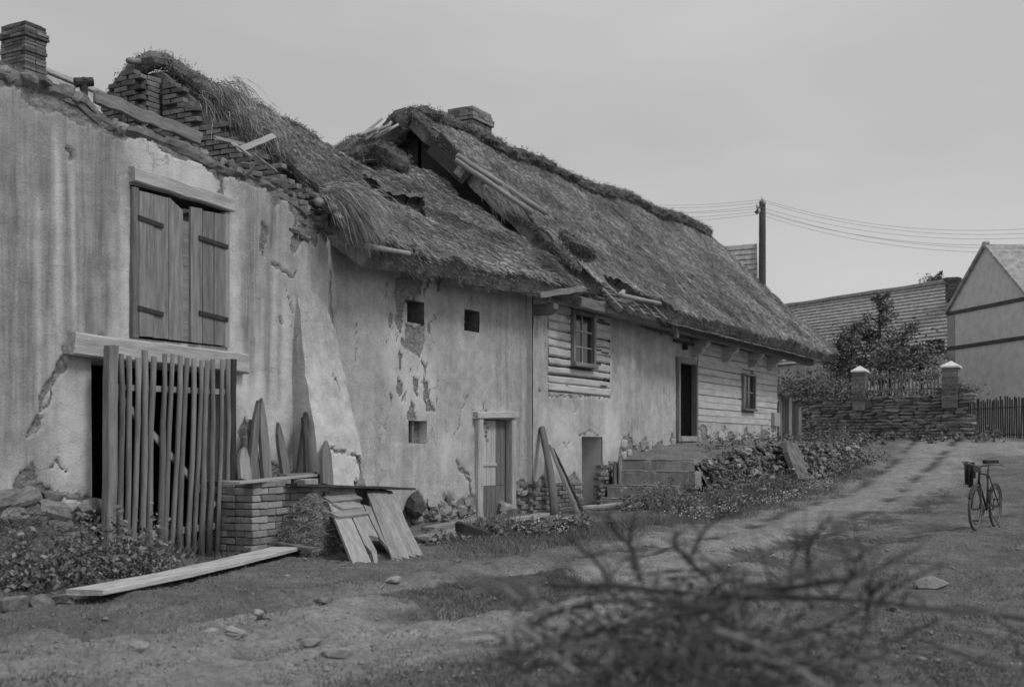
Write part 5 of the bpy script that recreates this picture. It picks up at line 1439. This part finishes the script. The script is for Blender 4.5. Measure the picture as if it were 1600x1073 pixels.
# ---- tiled roofs
def tile_roof(parent, A, B, down, n, m='tile', tw=.19):
    """A..B is the ridge, down the vector from ridge to eave; n courses, each a strip with notched lower edge"""
    A, B, down = Vector(A), Vector(B), Vector(down)
    nn = (B - A).cross(down).normalized()
    if nn.z < 0: nn = -nn
    mb = MB(); mb.add([A - nn * .08, B - nn * .08, B + down - nn * .08, A + down - nn * .08], [(0, 1, 2, 3)]); rf = mb.build('roof', m, parent)
    L = (B - A).length; k = int(L / tw); st = down / n
    for r in range(n):
        V = []; F = []
        for i in range(k + 1):
            p = A.lerp(B, i / k) + st * r
            j = RND.uniform(-.015, .015)
            V += [p - nn * .02, p + st * (1.06 + j * 2) + nn * (.05 + j), p + st * (1.06 + j * 2) - nn * .04]
        for i in range(k): q = i * 3; F += [(q, q + 1, q + 4, q + 3), (q + 1, q + 2, q + 5, q + 4)]
        obj('tile_course', V, F, m, rf)
    return rf
# long barn
A, B = at(1180, 486, 78), at(1494, 439, 64)
fb_ = thing('tiled_barn', 'long low barn with tiled roof behind the garden tree', 'barn', Vector(((A.x + B.x) / 2, (A.y + B.y) / 2 - 3, 2)))
E = at(1488, 546, 59.5)
dn = Vector((0, 0, 0)); dn = E - at(1494, 439, 64)
tile_roof(fb_, A, B, dn, 19)
mb = MB(); a, c = A + dn * .94, B + dn * .94; mb.add([(a.x, a.y, 1.8), (c.x, c.y, 1.8), (c.x, c.y, c.z), (a.x, a.y, a.z)], [(0, 1, 2, 3)]); mb.build('wall', 'plaster_small', fb_)
beam('ridge_tiles', A + Vector((0, 0, .05)), B + Vector((0, 0, .05)), .3, .2, 'tile', fb_, seg=14, jit=.02)
wq = at(1461, 543, 59.2)
t = (c - a).normalized()
w_ = place(bpy.data.objects.new('window', None), fb_, wq)
nn = t.cross(Vector((0, 0, 1)))
board('pane', [(-.4, -.3), (.4, -.3), (.4, .3), (-.4, .3)], wq, t, (0, 0, 1), .1, 'dark', w_)
beam('frame', wq - t * .48 + Vector((0, 0, -.33)), wq - t * .48 + Vector((0, 0, .33)), .1, .16, 'wood_dark', w_, up=t); beam('frame', wq + t * .48 + Vector((0, 0, -.33)), wq + t * .48 + Vector((0, 0, .33)), .1, .16, 'wood_dark', w_, up=t)
beam('frame', wq - t * .5 + Vector((0, 0, .36)), wq + t * .5 + Vector((0, 0, .36)), .16, .1, 'wood_dark', w_)
q = at(1490, 452, 62.5); chimney(fb_, q.x - .4, q.x + .4, q.y - .35, q.y + .35, q.z - .6, q.z + .62, (0, 1), bm_var)
# plastered gable house at the right edge
gl, gr = at(1487, 690, 56), at(1614, 690, 50)
gh = thing('gable_house', 'white plastered house gable with jagged tile verge at the right edge', 'house', Vector((gl.x, gl.y, 1.5)))
ez = at(1487, 490, 56).z; tt = (gr - gl); Lg = tt.length; tt.normalize()
pk_ = 2.6
mb = MB(); poly = [(0, 0), (Lg, 0), (Lg, ez - 1.5), (Lg / 2, ez - 1.5 + pk_), (0, ez - 1.5)]
mb.extrude(poly, (gl.x, gl.y, 1.5), tt, (0, 0, 1), .4); mb.build('wall', 'plaster_small', gh)
fr = tt.cross(Vector((0, 0, 1))); fr = fr if fr.dot(CAM - gl) > 0 else -fr
for zz_ in (ez - .02, ez - 1.62): beam('string_course', Vector((gl.x, gl.y, zz_)) + fr * .21, Vector((gr.x, gr.y, zz_)) + fr * .21, .1, .16, 'wood_dark', gh)
for i in range(12):
    for s in (0, 1):
        t = (i + .5) / 12; X_ = t * Lg / 2; p = gl + tt * (X_ if s == 0 else Lg - X_); z = ez + pk_ * t
        board('verge_tile', [(-.32, -.14), (.32, -.10), (.3, .12), (-.3, .14)], (p.x + fr.x * .2, p.y + fr.y * .2, z + .08), (tt * (Lg / 2) * (1 if s == 0 else -1) + Vector((0, 0, pk_))).normalized(), fr, .12, 'tile', gh)
for s in (0, 1):
    e0 = gl if s == 0 else gr; top = gl.lerp(gr, .5); mb = MB(); bk = -fr * 9
    P0 = Vector((e0.x, e0.y, ez - .1)) + (e0 - top).normalized() * .4 + Vector((0, 0, -.25)); P1 = Vector((top.x, top.y, ez + pk_ + .1))
    mb.add([P0, P1, P1 + bk, P0 + bk], [(0, 1, 2, 3)]); mb.build('roof', 'tile', gh)
mb = MB(); mb.add([(gl.x, gl.y, 1.5), (gl.x, gl.y, ez), Vector((gl.x, gl.y, ez)) - fr * 8.8, Vector((gl.x, gl.y, 1.5)) - fr * 8.8], [(0, 1, 2, 3)]); mb.build('side_wall', 'plaster_small', gh)
beam('corner_post', Vector((gl.x, gl.y, 1.5)) + fr * .2 + tt * .3, Vector((gl.x, gl.y, ez - .1)) + fr * .2 + tt * .3, .6, .06, 'brick_pale', gh, up=fr)
q = at(1497, 588, 55.6); board('niche_arch', [(-.5, -.7), (.55, -.7), (.55, .4), (.3, .85), (0, 1), (-.3, .85), (-.5, .4)], q, tt, (0, 0, 1), .1, 'brick', gh)
# house behind the ridge: tiled roof with white verge board
A, B = at(1040, 392, 72), at(1184, 380, 68)
h2 = thing('background_house', 'tiled roof corner with white verge board rising behind the thatch', 'house', Vector((B.x, B.y, 2)))
E = at(1186, 470, 65); dn = E - B
tile_roof(h2, A, B, dn, 11)
beam('verge_board', B + Vector((0, 0, .15)), B + dn + Vector((0, 0, .15)), .1, .3, 'cap', h2)
mb = MB(); a, c = A + dn, B + dn; mb.add([(a.x, a.y, 2), (c.x, c.y, 2), (c.x, c.y, c.z), (a.x, a.y, a.z)], [(0, 1, 2, 3)]); mb.add([(c.x, c.y, 2), (c.x, c.y, c.z), (B.x, B.y, B.z - .1), (B.x, B.y, 2)], [(0, 1, 2, 3)]); mb.build('wall', 'plaster_small', h2)
# ---- telegraph pole and wires
pt = at(1191, 314, 50); pbz = gzf(pt.x, pt.y)
tp = thing('telegraph_pole', 'tarred wooden telegraph pole with short crossarm behind the thatched roof', 'pole', (pt.x, pt.y, pbz))
mb = MB(); mb.tube([(pt.x + .02 * math.sin(i), pt.y, pbz + (pt.z - pbz) * i / 8) for i in range(9)], [.20 - .008 * i for i in range(9)], 10); mb.build('pole', 'wood_dark', tp, smooth=True)
ca, cb = at(1181, 333, 49.8), at(1194, 318, 49.8)
beam('crossarm', ca, cb, .12, .14, 'wood_dark', tp)
ins = []
for u, v in ((1183, 322), (1186, 330), (1191, 312), (1194, 316)):
    q = at(u, v, 49.75); ins.append(q); mb = MB(); mb.tube([q + Vector((0, 0, -.1)), q, q + Vector((0, 0, .1))], [.03, .06, .045], 8); mb.build('insulator', 'porcelain', tp, smooth=True)
ends = [(1600, 372), (1600, 382), (1600, 358), (1600, 365), (1600, 388), (1600, 394)]; lefts = [(900, 322), (900, 330), (900, 309), (900, 313), (900, 318), (900, 336)]
nm_ = ['lowest right', 'second lowest', 'topmost', 'second', 'fourth', 'bottom']
for i in range(6):
    q = ins[i % 4] + Vector((0, 0, -.12 * (i // 4)))
    for side, e in ((0, ends[i]), (1, lefts[i])):
        f = at(*e, 42 if side == 0 else 60); P = [q.lerp(f, t) + Vector((0, 0, -.5 * 4 * t * (1 - t) * (.6 if side else .9))) for t in np.linspace(0, 1, 14)]
        mb = MB(); mb.tube(P, .006, 5); o = mb.build('wire', 'wire', tp)

# ============================================================ VEGETATION
def tree(name, lab, cat, base, top, crown, nl, m, leaf, trunk_r, seed):
    base, top = Vector(base), Vector(top); t = thing(name, lab, cat, base)
    r = random.Random(seed); mb = MB(); P = []
    n = 8; tr = [base.lerp(top, i / n) + Vector((r.uniform(-.08, .08), r.uniform(-.08, .08), 0)) for i in range(n + 1)]
    mb.tube(tr, [trunk_r * (1 - .85 * i / n) for i in range(n + 1)], 7)
    H = (top - base).length
    for (f, ln, k) in crown:                    # height fraction, limb length, count
        for j in range(k):
            p = base.lerp(top, f); a = r.uniform(0, 6.28); L = ln * r.uniform(.6, 1.15)
            e = p + Vector((math.cos(a) * L, math.sin(a) * L, L * r.uniform(.2, .8))); mid = p.lerp(e, .5) + Vector((0, 0, L * .05))
            mb.tube([p, mid, e], [trunk_r * .35, trunk_r * .22, trunk_r * .07], 5)
            for s in range(7):
                c = p.lerp(e, r.uniform(.35, 1.08)); P.append((c.x + r.gauss(0, .14) * ln, c.y + r.gauss(0, .14) * ln, c.z + r.gauss(0, .12) * ln, ln * r.uniform(.10, .24)))
    mb.build('trunk', 'bark', t, smooth=True)
    C = np.array(P); k = NR.integers(0, len(C), nl)
    pts = C[k, :3] + NR.normal(0, 1, (nl, 3)) * C[k, 3:4]
    v, f = leaf_quads(pts, NR.uniform(leaf * .6, leaf * 1.3, nl)); o = obj('crown', v, f, m, t)
    setattr_f(o, 'shade', np.repeat(NR.uniform(.55, 1.45, nl) * (.75 + .5 * NR.random(len(C))[k]), 4))
    return t
tree('garden_tree', 'slender young tree with open crown rising before the tiled barn', 'tree', at(1376, 640, 54) * 1, at(1374, 462, 54), [(.35, .9, 4), (.5, 1.0, 5), (.62, .95, 6), (.75, .75, 6), (.87, .5, 6), (.96, .3, 5)], 2700, 'leaf', .15, .11, 3)
SHR = [(1330, 585, 505, 53, 1.2, 'dense dark shrub left of the slender tree, by the thatch tip'), (1352, 600, 520, 55, 1.2, 'dark bushy shrub filling in behind the left capped pillar'), (1412, 592, 512, 52, 1.3, 'broad shrub right of the slender tree'), (1437, 595, 540, 51, 1.0, 'low shrub beneath the small barn window'), (1392, 600, 545, 50.5, .9, 'low shrub over the fence between the capped pillars'), (1310, 590, 540, 54, .9, 'low shrub under the thatch tip')]
for i, (u, vb, vt, d, w, lab) in enumerate(SHR):
    tree('shrub', lab, 'shrub', at(u, vb + 20, d), at(u, vt, d), [(.25, w, 6), (.5, w, 8), (.7, w * .8, 7), (.88, w * .5, 5)], 1300, 'leaf', .15, .06, 20 + i)
tree('distant_treetop', 'small treetop showing beside the far chimney', 'tree', at(1462, 480, 76), at(1462, 436, 76), [(.7, .9, 6), (.9, .6, 5)], 900, 'leaf_dark', .16, .1, 61)

def gb(u, v, rx, ry): p = on_ground(u, v); return (p.x, p.y, rx, ry)
def clump_mass(name, lab, blobs, n, size, m, hgt, stalks=0):
    """weeds in clumps, taller towards each clump's middle"""
    P = []; ntot = sum(b[2] * b[3] for b in blobs)
    for b in blobs:
        k = int(n * b[2] * b[3] / ntot); cl = [(b[0] + RND.uniform(-1, 1) * b[2], b[1] + RND.uniform(-1, 1) * b[3], RND.choice((.25, .45, .6, .9, 1.3))) for _ in range(max(3, int(k / 70)))]
        for i in range(k):
            c = RND.choice(cl); r = abs(RND.gauss(0, .07 + .09 * c[2])); a = RND.uniform(0, 6.28); x, y = c[0] + math.cos(a) * r, c[1] + math.sin(a) * r
            P.append((x, y, RND.random() ** .8 * hgt * c[2] * max(.25, 1 - r * 2)))
    P = np.array(P); k = len(P); P[:, 2] += gz(P[:, 0], P[:, 1]); v, f = leaf_quads(P, np.clip(NR.gamma(2.2, size * .4, k), size * .3, size * 1.6), .6)
    tone = .55 + 1.1 * fbm(P[:, 0] * 2.6, P[:, 1] * 2.6, 5)
    o = obj(name, v, f, m); tag(o, lab, None, kind='stuff'); setattr_f(o, 'shade', np.repeat(NR.uniform(.6, 1.5, k) * tone, 4)); return o
clump_mass('weeds', 'nettles and goosefoot crowding the foot of the pole gate', [gb(140, 905, .8, .45), gb(205, 900, .5, .28), gb(90, 915, .5, .4), gb(60, 925, .4, .35)], 10000, .05, 'leaf', .55)
clump_mass('weeds', 'tall weeds overgrowing the terrace bank beside the steps', [gb(1040, 795, 1.0, .7), gb(1100, 800, 1.5, .8), gb(1160, 785, 1.6, .8), gb(1210, 770, 1.6, .7), gb(1010, 800, .6, .5), gb(1290, 740, 1.5, .6), gb(1330, 728, 2.0, .7), gb(1080, 785, .8, .4)], 19000, .06, 'leaf', .5)
clump_mass('weeds', 'low weeds along the wall foot by the cellar door', [gb(775, 830, .5, .4), gb(830, 835, 1.2, .5), gb(880, 830, 1.0, .5), gb(690, 815, .8, .3), gb(700, 850, .5, .2)], 4500, .06, 'leaf', .22)
clump_mass('weeds', 'weeds at the foot of the garden wall', [(37.4, -1.5, .8, 3.5), (38.3, 2.5, .8, 2.5), (35.8, -3.5, 1, 1.5), (35, 0, 2, 1.2)], 5000, .12, 'leaf', .4)
def wall_veg(name, lab, pts, n, size, m, sp):
    P = np.array([tuple(RND.choice(pts)) for _ in range(n)]) + NR.normal(0, 1, (n, 3)) * np.array(sp); v, f = leaf_quads(P, NR.uniform(size * .5, size * 1.3, n), .5)
    o = obj(name, v, f, m); tag(o, lab, None, kind='stuff'); setattr_f(o, 'shade', np.repeat(NR.uniform(.5, 1.5, n), 4)); return o
wall_veg('creeper', 'creeper trailing over the garden wall top', [Vector((p.x, p.y, wz + .1)) for a, c, L in L01 for p in (a.lerp(c, t) for t in np.linspace(0, 1, 14))], 2000, .12, 'leaf', (.15, .35, .12))
wall_veg('terrace_grass', 'weeds growing along the terrace edge', [Vector((x, tfront(x) + .2 + RND.uniform(-.3, .3), tz_(x) + .06)) for x in np.linspace(14, 26, 40)], 1500, .08, 'leaf', (.2, .22, .09))
wall_veg('bank_weeds', 'weeds rooted between the bank stones', [Vector((x, tfront(x) - .45 - RND.uniform(0, .3), gzf(x, -2.4) + .2)) for x in list(np.linspace(12.8, 19, 20)) + list(np.linspace(20, 27, 30))], 1500, .08, 'leaf', (.3, .14, .2))
p = on_ground(1258, 690) if False else at(1262, 675, 41.5); wall_veg('corner_bush', 'dark bush beside the board gate', [p], 900, .12, 'leaf_dark', (.4, .4, .35))
wall_veg('wall_foot_scrub', 'scrub at the left end of the garden wall', [at(1225, 600, 50), at(1240, 610, 49), at(1255, 612, 49), at(1275, 606, 49), at(1300, 610, 49)], 2200, .14, 'leaf_dark', (.5, .6, .25))

# grass: tufts of blades, denser along verges and in the dark turf
def grass(name, lab, xy, h, m):
    n = len(xy); z = gz(xy[:, 0], xy[:, 1])
    P = np.column_stack([xy, z - .01]); D = NR.normal(0, .45, (n, 3)); D[:, 2] = 1; D /= np.linalg.norm(D, axis=1)[:, None]
    v, f = strands(P, D, NR.uniform(h * .35, h, n), NR.uniform(.004, .010, n), tipdrop=.15)
    o = obj(name, v, f, m); tag(o, lab, None, kind='stuff'); setattr_f(o, 'shade', np.repeat(NR.uniform(.6, 1.4, n), 4)); return o
def view_pts(n, power, ymax):
    u = NR.uniform(-40, 1640, n); v = 712 + 370 * NR.random(n) ** power
    k, m = (u - U0) / FPX, (V0 - v) / FPX; d = (.1 - CAM.z) / m
    x = CAM.x + d * (CS + k * SN); y = CAM.y + d * (SN - k * CS)
    ok = (x < 34) & (y < ymax) & ~((x > 11.5) & (y > -2.2)); return x[ok], y[ok]
x, y = view_pts(190000, .75, -.05)
ok = (NR.random(len(x)) > sstep(1.5, .6, segdist(x, y, ROAD)) * .85) & (NR.random(len(x)) < .12 + 1.3 * fbm(x * .8, y * .8, 88) ** 2)
grass('grass', 'short trodden grass over the yard', np.column_stack([x, y])[ok], .05, 'grass')
gxy = []
for q in DARKP:
    x = NR.uniform(min(p[0] for p in q), max(p[0] for p in q), 16000); y = NR.uniform(min(p[1] for p in q), max(p[1] for p in q), 16000)
    ok = inpoly(x + NR.normal(0, .25, len(x)), y + NR.normal(0, .2, len(x)), q) & (fbm(x * 2.2, y * 2.2, 66) > .42); gxy.append(np.column_stack([x, y])[ok])
grass('turf', 'darker turf between the wheel tracks', np.concatenate(gxy), .06, 'leaf')
def blob_xy(n, blobs):
    w = np.array([b[2] * b[3] for b in blobs]); k = NR.choice(len(blobs), n, p=w / w.sum()); B_ = np.array(blobs)[k]
    a = NR.uniform(0, 6.283, n); r = np.sqrt(NR.random(n)) * NR.uniform(.7, 1.3, n); return np.column_stack([B_[:, 0] + np.cos(a) * r * B_[:, 2], B_[:, 1] + np.sin(a) * r * B_[:, 3]])
vb = [gb(830, 850, 1.6, .8), gb(900, 835, 1.8, .8), gb(980, 820, 1.5, .7), gb(1060, 815, 1.6, .5), gb(1180, 800, 2.2, .5), gb(1260, 775, 2.4, .5), gb(1340, 745, 2.4, .5), gb(760, 855, .8, .5), gb(400, 868, 1.2, .2)]
grass('verge_grass', 'longer grass along the house front and lane verge', blob_xy(20000, vb), .15, 'grass')
wb_ = [gb(1040, 795, 1.0, .7), gb(1100, 800, 1.5, .8), gb(1160, 785, 1.6, .8), gb(1210, 770, 1.6, .7), gb(1290, 735, 1.8, .8), gb(1330, 725, 2.0, .8), gb(200, 900, .8, .4), gb(775, 835, .5, .4)]
grass('tall_grass', 'tall seeding grass among the weeds', blob_xy(9000, wb_), .55, 'grass')
q = blob_xy(1100, [gb(845, 832, .9, .3), gb(900, 826, .8, .25), gb(1075, 812, .7, .35), gb(1130, 808, .9, .3), gb(990, 806, .5, .2), gb(1220, 790, 1.3, .3), gb(1280, 765, 1.3, .3)])
P = np.column_stack([q, gz(q[:, 0], q[:, 1]) + NR.uniform(.08, .26, len(q))]); v, f = leaf_quads(P, NR.uniform(.022, .045, len(P)), .3)
tag(obj('flowers', v, f, 'flower'), 'small white flowers in the verge grass', None, kind='stuff')
x, y = view_pts(4200, .8, -.3); n = len(x); xy = np.column_stack([x, y]); z = gz(x, y)
oc = np.array([(1, 0, 0), (0, 1, 0), (-1, 0, 0), (0, -1, 0), (0, 0, 1), (0, 0, -1)]); ot = [(0, 1, 4), (1, 2, 4), (2, 3, 4), (3, 0, 4), (1, 0, 5), (2, 1, 5), (3, 2, 5), (0, 3, 5)]
s = NR.gamma(1.6, .0045, n) + .004
V = (np.column_stack([xy, z + s * .1])[:, None, :] + oc[None] * (s[:, None, None] * NR.uniform(.6, 1.3, (n, 6, 1)) * np.array([1.2, 1, .55]))).reshape(-1, 3)
F = (np.array(ot)[None] + (np.arange(n) * 6)[:, None, None]).reshape(-1, 3).astype(np.int32)
tag(obj('gravel', V, F, 'stone_pale'), 'pebbles and chips strewn over the yard', None, kind='stuff')

# ============================================================ BICYCLE AT THE RIGHT EDGE
c0 = on_ground(1524, 829); gzb = gzf(c0.x, c0.y)
E_ = Vector((-.60 * SN - .80 * CS, .60 * CS - .80 * SN, 0)).normalized(); S_ = Vector((-E_.y, E_.x, 0)); Zv = Vector((0, 0, 1))
FC = Vector((c0.x, c0.y, gzb + .005))
def bl(f, s, z): return FC + E_ * f + S_ * s + Zv * z
bike = thing('bicycle', 'dark roadster bicycle standing in the lane at the right edge', 'bicycle', bl(-.5, 0, 0))
def wheel(f):
    w = place(bpy.data.objects.new('wheel', None), bike, bl(f, 0, .335))
    def ring(r, t, m, nm, n=36):
        mb = MB(); P = [bl(f + math.cos(a) * r, 0, .335 + math.sin(a) * r) for a in np.linspace(0, 2 * math.pi, n + 1)]
        mb.tube(P, t, 7, cap=False); mb.build(nm, m, w, smooth=True)
    ring(.315, .021, 'rubber', 'tyre'); ring(.292, .012, 'steel', 'rim')
    mb = MB()
    for i in range(18):
        a = 2 * math.pi * i / 18; mb.tube([bl(f + math.cos(a + .25) * .02, .03 * (-1) ** i, .335 + math.sin(a + .25) * .02), bl(f + math.cos(a) * .29, 0, .335 + math.sin(a) * .29)], .0018, 4, cap=False)
    mb.build('spokes', 'steel', w)
    mb = MB(); mb.tube([bl(f, -.05, .335), bl(f, .05, .335)], .022, 10); mb.build('hub', 'steel', w)
    mb = MB(); P = [bl(f + math.cos(a) * .345, 0, .335 + math.sin(a) * .345) for a in np.linspace(.5 if f > -.5 else .2, 2.9 if f < -.5 else 2.6, 16)]
    mb.tube(P, .026, 6); mb.build('mudguard', 'iron', w)
wheel(0); wheel(-1.1)
def bt_(nm, pts, r, m='iron'):
    mb = MB(); mb.tube([bl(*p) for p in pts], r, 8); return mb.build(nm, m, bike, smooth=True)
bt_('frame_tube', [(-.22, 0, .86), (-.66, 0, .84)], .015); bt_('frame_tube', [(-.2, 0, .74), (-.62, 0, .29)], .017); bt_('frame_tube', [(-.62, 0, .29), (-.70, 0, .92)], .015)
for s in (-.06, .06):
    bt_('frame_tube', [(-.62, s * .6, .29), (-1.1, s, .335)], .01); bt_('frame_tube', [(-.68, s * .3, .82), (-1.1, s, .335)], .009)
    bt_('fork', [(-.17, s * .5, .70), (-.08, s, .5), (0, s, .335)], .012)
bt_('head_tube', [(-.17, 0, .70), (-.25, 0, .96)], .019)
bt_('handlebar', [(-.50, .27, .98), (-.34, .27, 1.0), (-.22, .16, 1.0), (-.2, 0, .97), (-.22, -.16, 1.0), (-.34, -.27, 1.0), (-.50, -.27, .98)], .012, 'steel')
bt_('saddle_post', [(-.70, 0, .9), (-.72, 0, 1.0)], .012, 'steel')
sdl = MB(); sdl.extrude([(-.16, -.11), (-.1, -.12), (.02, -.05), (.14, -.02), (.16, 0), (.14, .02), (.02, .05), (-.1, .12), (-.16, .11)], bl(-.73, 0, 1.03), E_, S_, .06); sdl.build('saddle', 'cloth_dark', bike)
mb = MB(); mb.tube([bl(-.62, -.07, .29), bl(-.62, -.055, .29)], .095, 20); mb.build('chainwheel', 'steel', bike)
bt_('crank', [(-.62, -.09, .29), (-.60, -.10, .13)], .011, 'steel'); bt_('crank', [(-.62, .09, .29), (-.64, .10, .45)], .011, 'steel')
mb = MB(); mb.extrude([(-.05, -.05), (.05, -.05), (.05, .05), (-.05, .05)], bl(-.60, -.15, .12), E_, S_, .025); mb.build('pedal', 'rubber', bike)
mb = MB(); mb.extrude([(-.05, -.05), (.05, -.05), (.05, .05), (-.05, .05)], bl(-.64, .15, .46), E_, S_, .025); mb.build('pedal', 'rubber', bike)
mb = MB(); mb.tube([bl(-.16, 0, .93), bl(-.08, 0, .93), bl(-.07, 0, .93)], [.03, .055, .05], 12); mb.build('headlamp', 'steel', bike)

bt_('kickstand', [(-.66, .03, .3), (-.72, .17, .02)], .009, 'steel')
# made-up coat over the handlebar, in place of an unclear dark shape
ct = thing('standin_coat', 'made-up dark coat over the bicycle handlebar, in place of an unclear dark shape', 'coat', bl(-.40, -.23, .55))
V = []; F = []; nA, nB = 17, 21
for i in range(nB):                         # folded over the bar: short side at the back, long side in front
    t = i / (nB - 1); side = 1 if t > .35 else -1; drop = abs(t - .35) / (.65 if side > 0 else .35) * (.36 if side > 0 else .24)
    for j in range(nA):
        q = j / (nA - 1); f_ = side * (.022 + .10 * drop) * min(1, drop * 12) + .028 * math.sin(q * 13 + side) * min(1, drop * 5)
        V.append(bl(-.40 + f_, -.12 - .15 * q * (1 - .5 * drop), 1.02 - drop - .05 * math.sin(q * 5) * drop + .008 * math.sin(q * 9)))
for i in range(nB - 1):
    for j in range(nA - 1): q = i * nA + j; F.append((q, q + 1, q + nA + 1, q + nA))
obj('coat_body', V, F, 'cloth_dark', ct, smooth=True)
mb = MB(); mb.tube([bl(-.39, -.31, 1.03), bl(-.40, -.24, 1.045), bl(-.41, -.17, 1.035)], [.014, .02, .014], 8); mb.build('collar', 'cloth_pale', ct, smooth=True)

# ============================================================ DRY BRUSHWOOD BEFORE THE CAMERA
DB = 3.1
BR = [([(866, 913), (905, 916), (960, 914), (1060, 925), (1180, 935)], .013, 3.0, 'twig', 'thick dark branch lying level at the left of the brushwood'),
      ([(1060, 962), (1180, 930), (1260, 914), (1330, 902), (1390, 880), (1445, 848)], .012, 2.9, 'twig', 'long dark branch rising to the right tip over the lane'),
      ([(1130, 925), (1230, 932), (1340, 938), (1450, 950), (1620, 965)], .012, 2.8, 'twig', 'long level branch running out to the right edge'),
      ([(1266, 915), (1262, 880), (1268, 845), (1300, 803)], .008, 2.9, 'twig', 'upright twig standing highest over the lane at the right'),
      ([(1235, 910), (1238, 880), (1245, 860), (1262, 850)], .006, 3.0, 'twig', 'short hooked twig left of the highest right twig'),
      ([(1333, 900), (1342, 870), (1362, 857)], .006, 2.9, 'twig', 'short forked twig on the branch over the lane'),
      ([(1000, 905), (990, 860), (962, 830), (950, 800), (965, 790)], .009, 3.2, 'twig', 'tall curving twig before the steps'),
      ([(990, 890), (985, 850), (988, 815), (1000, 790)], .006, 3.3, 'twig', 'thin straight twig beside the tall curving one'),
      ([(1110, 905), (1080, 880), (1055, 850), (1060, 830)], .009, 3.1, 'twig', 'bowed twig in the middle of the brushwood'),
      ([(1075, 880), (1090, 845), (1105, 822), (1130, 805)], .007, 3.1, 'twig', 'twig leaning right from the middle of the brushwood'),
      ([(955, 915), (935, 880), (900, 850), (880, 832)], .008, 3.2, 'twig', 'twig reaching left towards the cellar door'),
      ([(832, 922), (808, 950), (796, 980), (798, 1010), (812, 1045)], .010, 2.9, 'twig_pale', 'pale bowed stick at the left edge of the brushwood'),
      ([(812, 980), (838, 1000), (862, 1022), (900, 1050)], .013, 2.8, 'twig_pale', 'short pale stick crossing the foot of the bowed one'),
      ([(815, 985), (850, 965), (905, 945), (960, 938), (1040, 936)], .010, 3.0, 'twig', 'dark arched branch left of the thick mass'),
      ([(1000, 970), (920, 990), (850, 1010), (740, 1040)], .007, 2.9, 'twig', 'thin twig drooping left to the ground'),
      ([(1345, 1000), (1355, 960), (1360, 930), (1380, 905)], .008, 2.8, 'twig', 'twig rising through the level branch at the right'),
      ([(1120, 985), (1180, 1005), (1240, 1040), (1290, 1075)], .010, 2.7, 'twig_pale', 'greyish stick sloping down to the right at the near edge'),
      ([(1215, 1000), (1330, 960), (1420, 905), (1480, 880)], .006, 2.9, 'twig', 'thin twig rising right below the long dark branch')]
for pts, r, d, m, lab in BR:
    P = [at(u, v, d + .12 * math.sin(i * 1.7)) for i, (u, v) in enumerate(pts)]
    # round the corners
    Q = []
    for i in range(len(P) - 1):
        for k in range(3): 
            t = k / 3; a = P[max(i - 1, 0)]; b1 = P[i]; c1 = P[i + 1]; d1 = P[min(i + 2, len(P) - 1)]
            Q.append(.5 * ((2 * b1) + (c1 - a) * t + (2 * a - 5 * b1 + 4 * c1 - d1) * t * t + (3 * b1 - a - 3 * c1 + d1) * t ** 3))
    Q.append(P[-1]); mb = MB(); n = len(Q)
    r *= .8; mb.tube(Q, [r * (1 - .55 * i / n) * RND.uniform(.9, 1.1) for i in range(n)], 7)
    for k in range(9):                      # side twigs and forks
        i = RND.randrange(1, n - 1); dv = Vector((RND.gauss(0, 1), RND.gauss(0, 1), abs(RND.gauss(0, .8)))).normalized() * RND.uniform(.03, .2)
        mb.tube([Q[i], Q[i] + dv * .5 + Vector((0, 0, .01)), Q[i] + dv], [r * .4, r * .3, r * .15], 5)
    tag(mb.build('dry_branch', m, smooth=True), lab, 'branch', 'dry branches of the brushwood')
topu = [640, 700, 780, 850, 950, 1020, 1100, 1180, 1260, 1340, 1420, 1520, 1620]; topv = [1085, 1060, 1025, 990, 955, 932, 926, 940, 965, 985, 1000, 1000, 1000]
mb = MB()
for i in range(760):
    u = RND.gauss(1070, 130) if RND.random() < .72 else RND.uniform(660, 1620); d = RND.uniform(2.5, 3.9); vt = float(np.interp(u, topu, topv)); z1 = at(u, vt, 3.1).z
    z = z1 * (1 - RND.random() ** 1.3 * .8) ; p = at(u, 700, d); p.z = z
    a = RND.uniform(0, 6.28); L = RND.uniform(.12, .45); dv = Vector((math.cos(a) * L, math.sin(a) * L, RND.gauss(.05, .35) * L)); bnd = Vector((RND.gauss(0, .1), RND.gauss(0, .1), RND.gauss(0, .1))) * L
    if p.z + dv.z > z1 + .05: dv.z = -abs(dv.z)
    r = RND.uniform(.0018, .0048); mb.tube([p, p + dv * .5 + bnd, p + dv], [r, r * .8, r * .35], 4, cap=False)
tag(mb.build('brushwood', 'twig'), 'tangled mass of dry brushwood twigs in the foreground', None, kind='stuff')
n = 2400; U = NR.normal(1080, 140, n); D_ = NR.uniform(2.6, 3.8, n); P = []
for u, d in zip(U, D_):
    z1 = at(u, float(np.interp(u, topu, topv)) + 22, 3.1).z; p = at(u, 700, d); P.append((p.x, p.y, z1 * (1 - RND.random() ** 1.2 * .6)))
v, f = leaf_quads(np.array(P), NR.uniform(.015, .04, n), .5); o = obj('withered_leaves', v, f, 'leaf_dark'); tag(o, 'withered leaves caught in the brushwood', None, kind='stuff'); shaded(o, n, .4, 1.2)
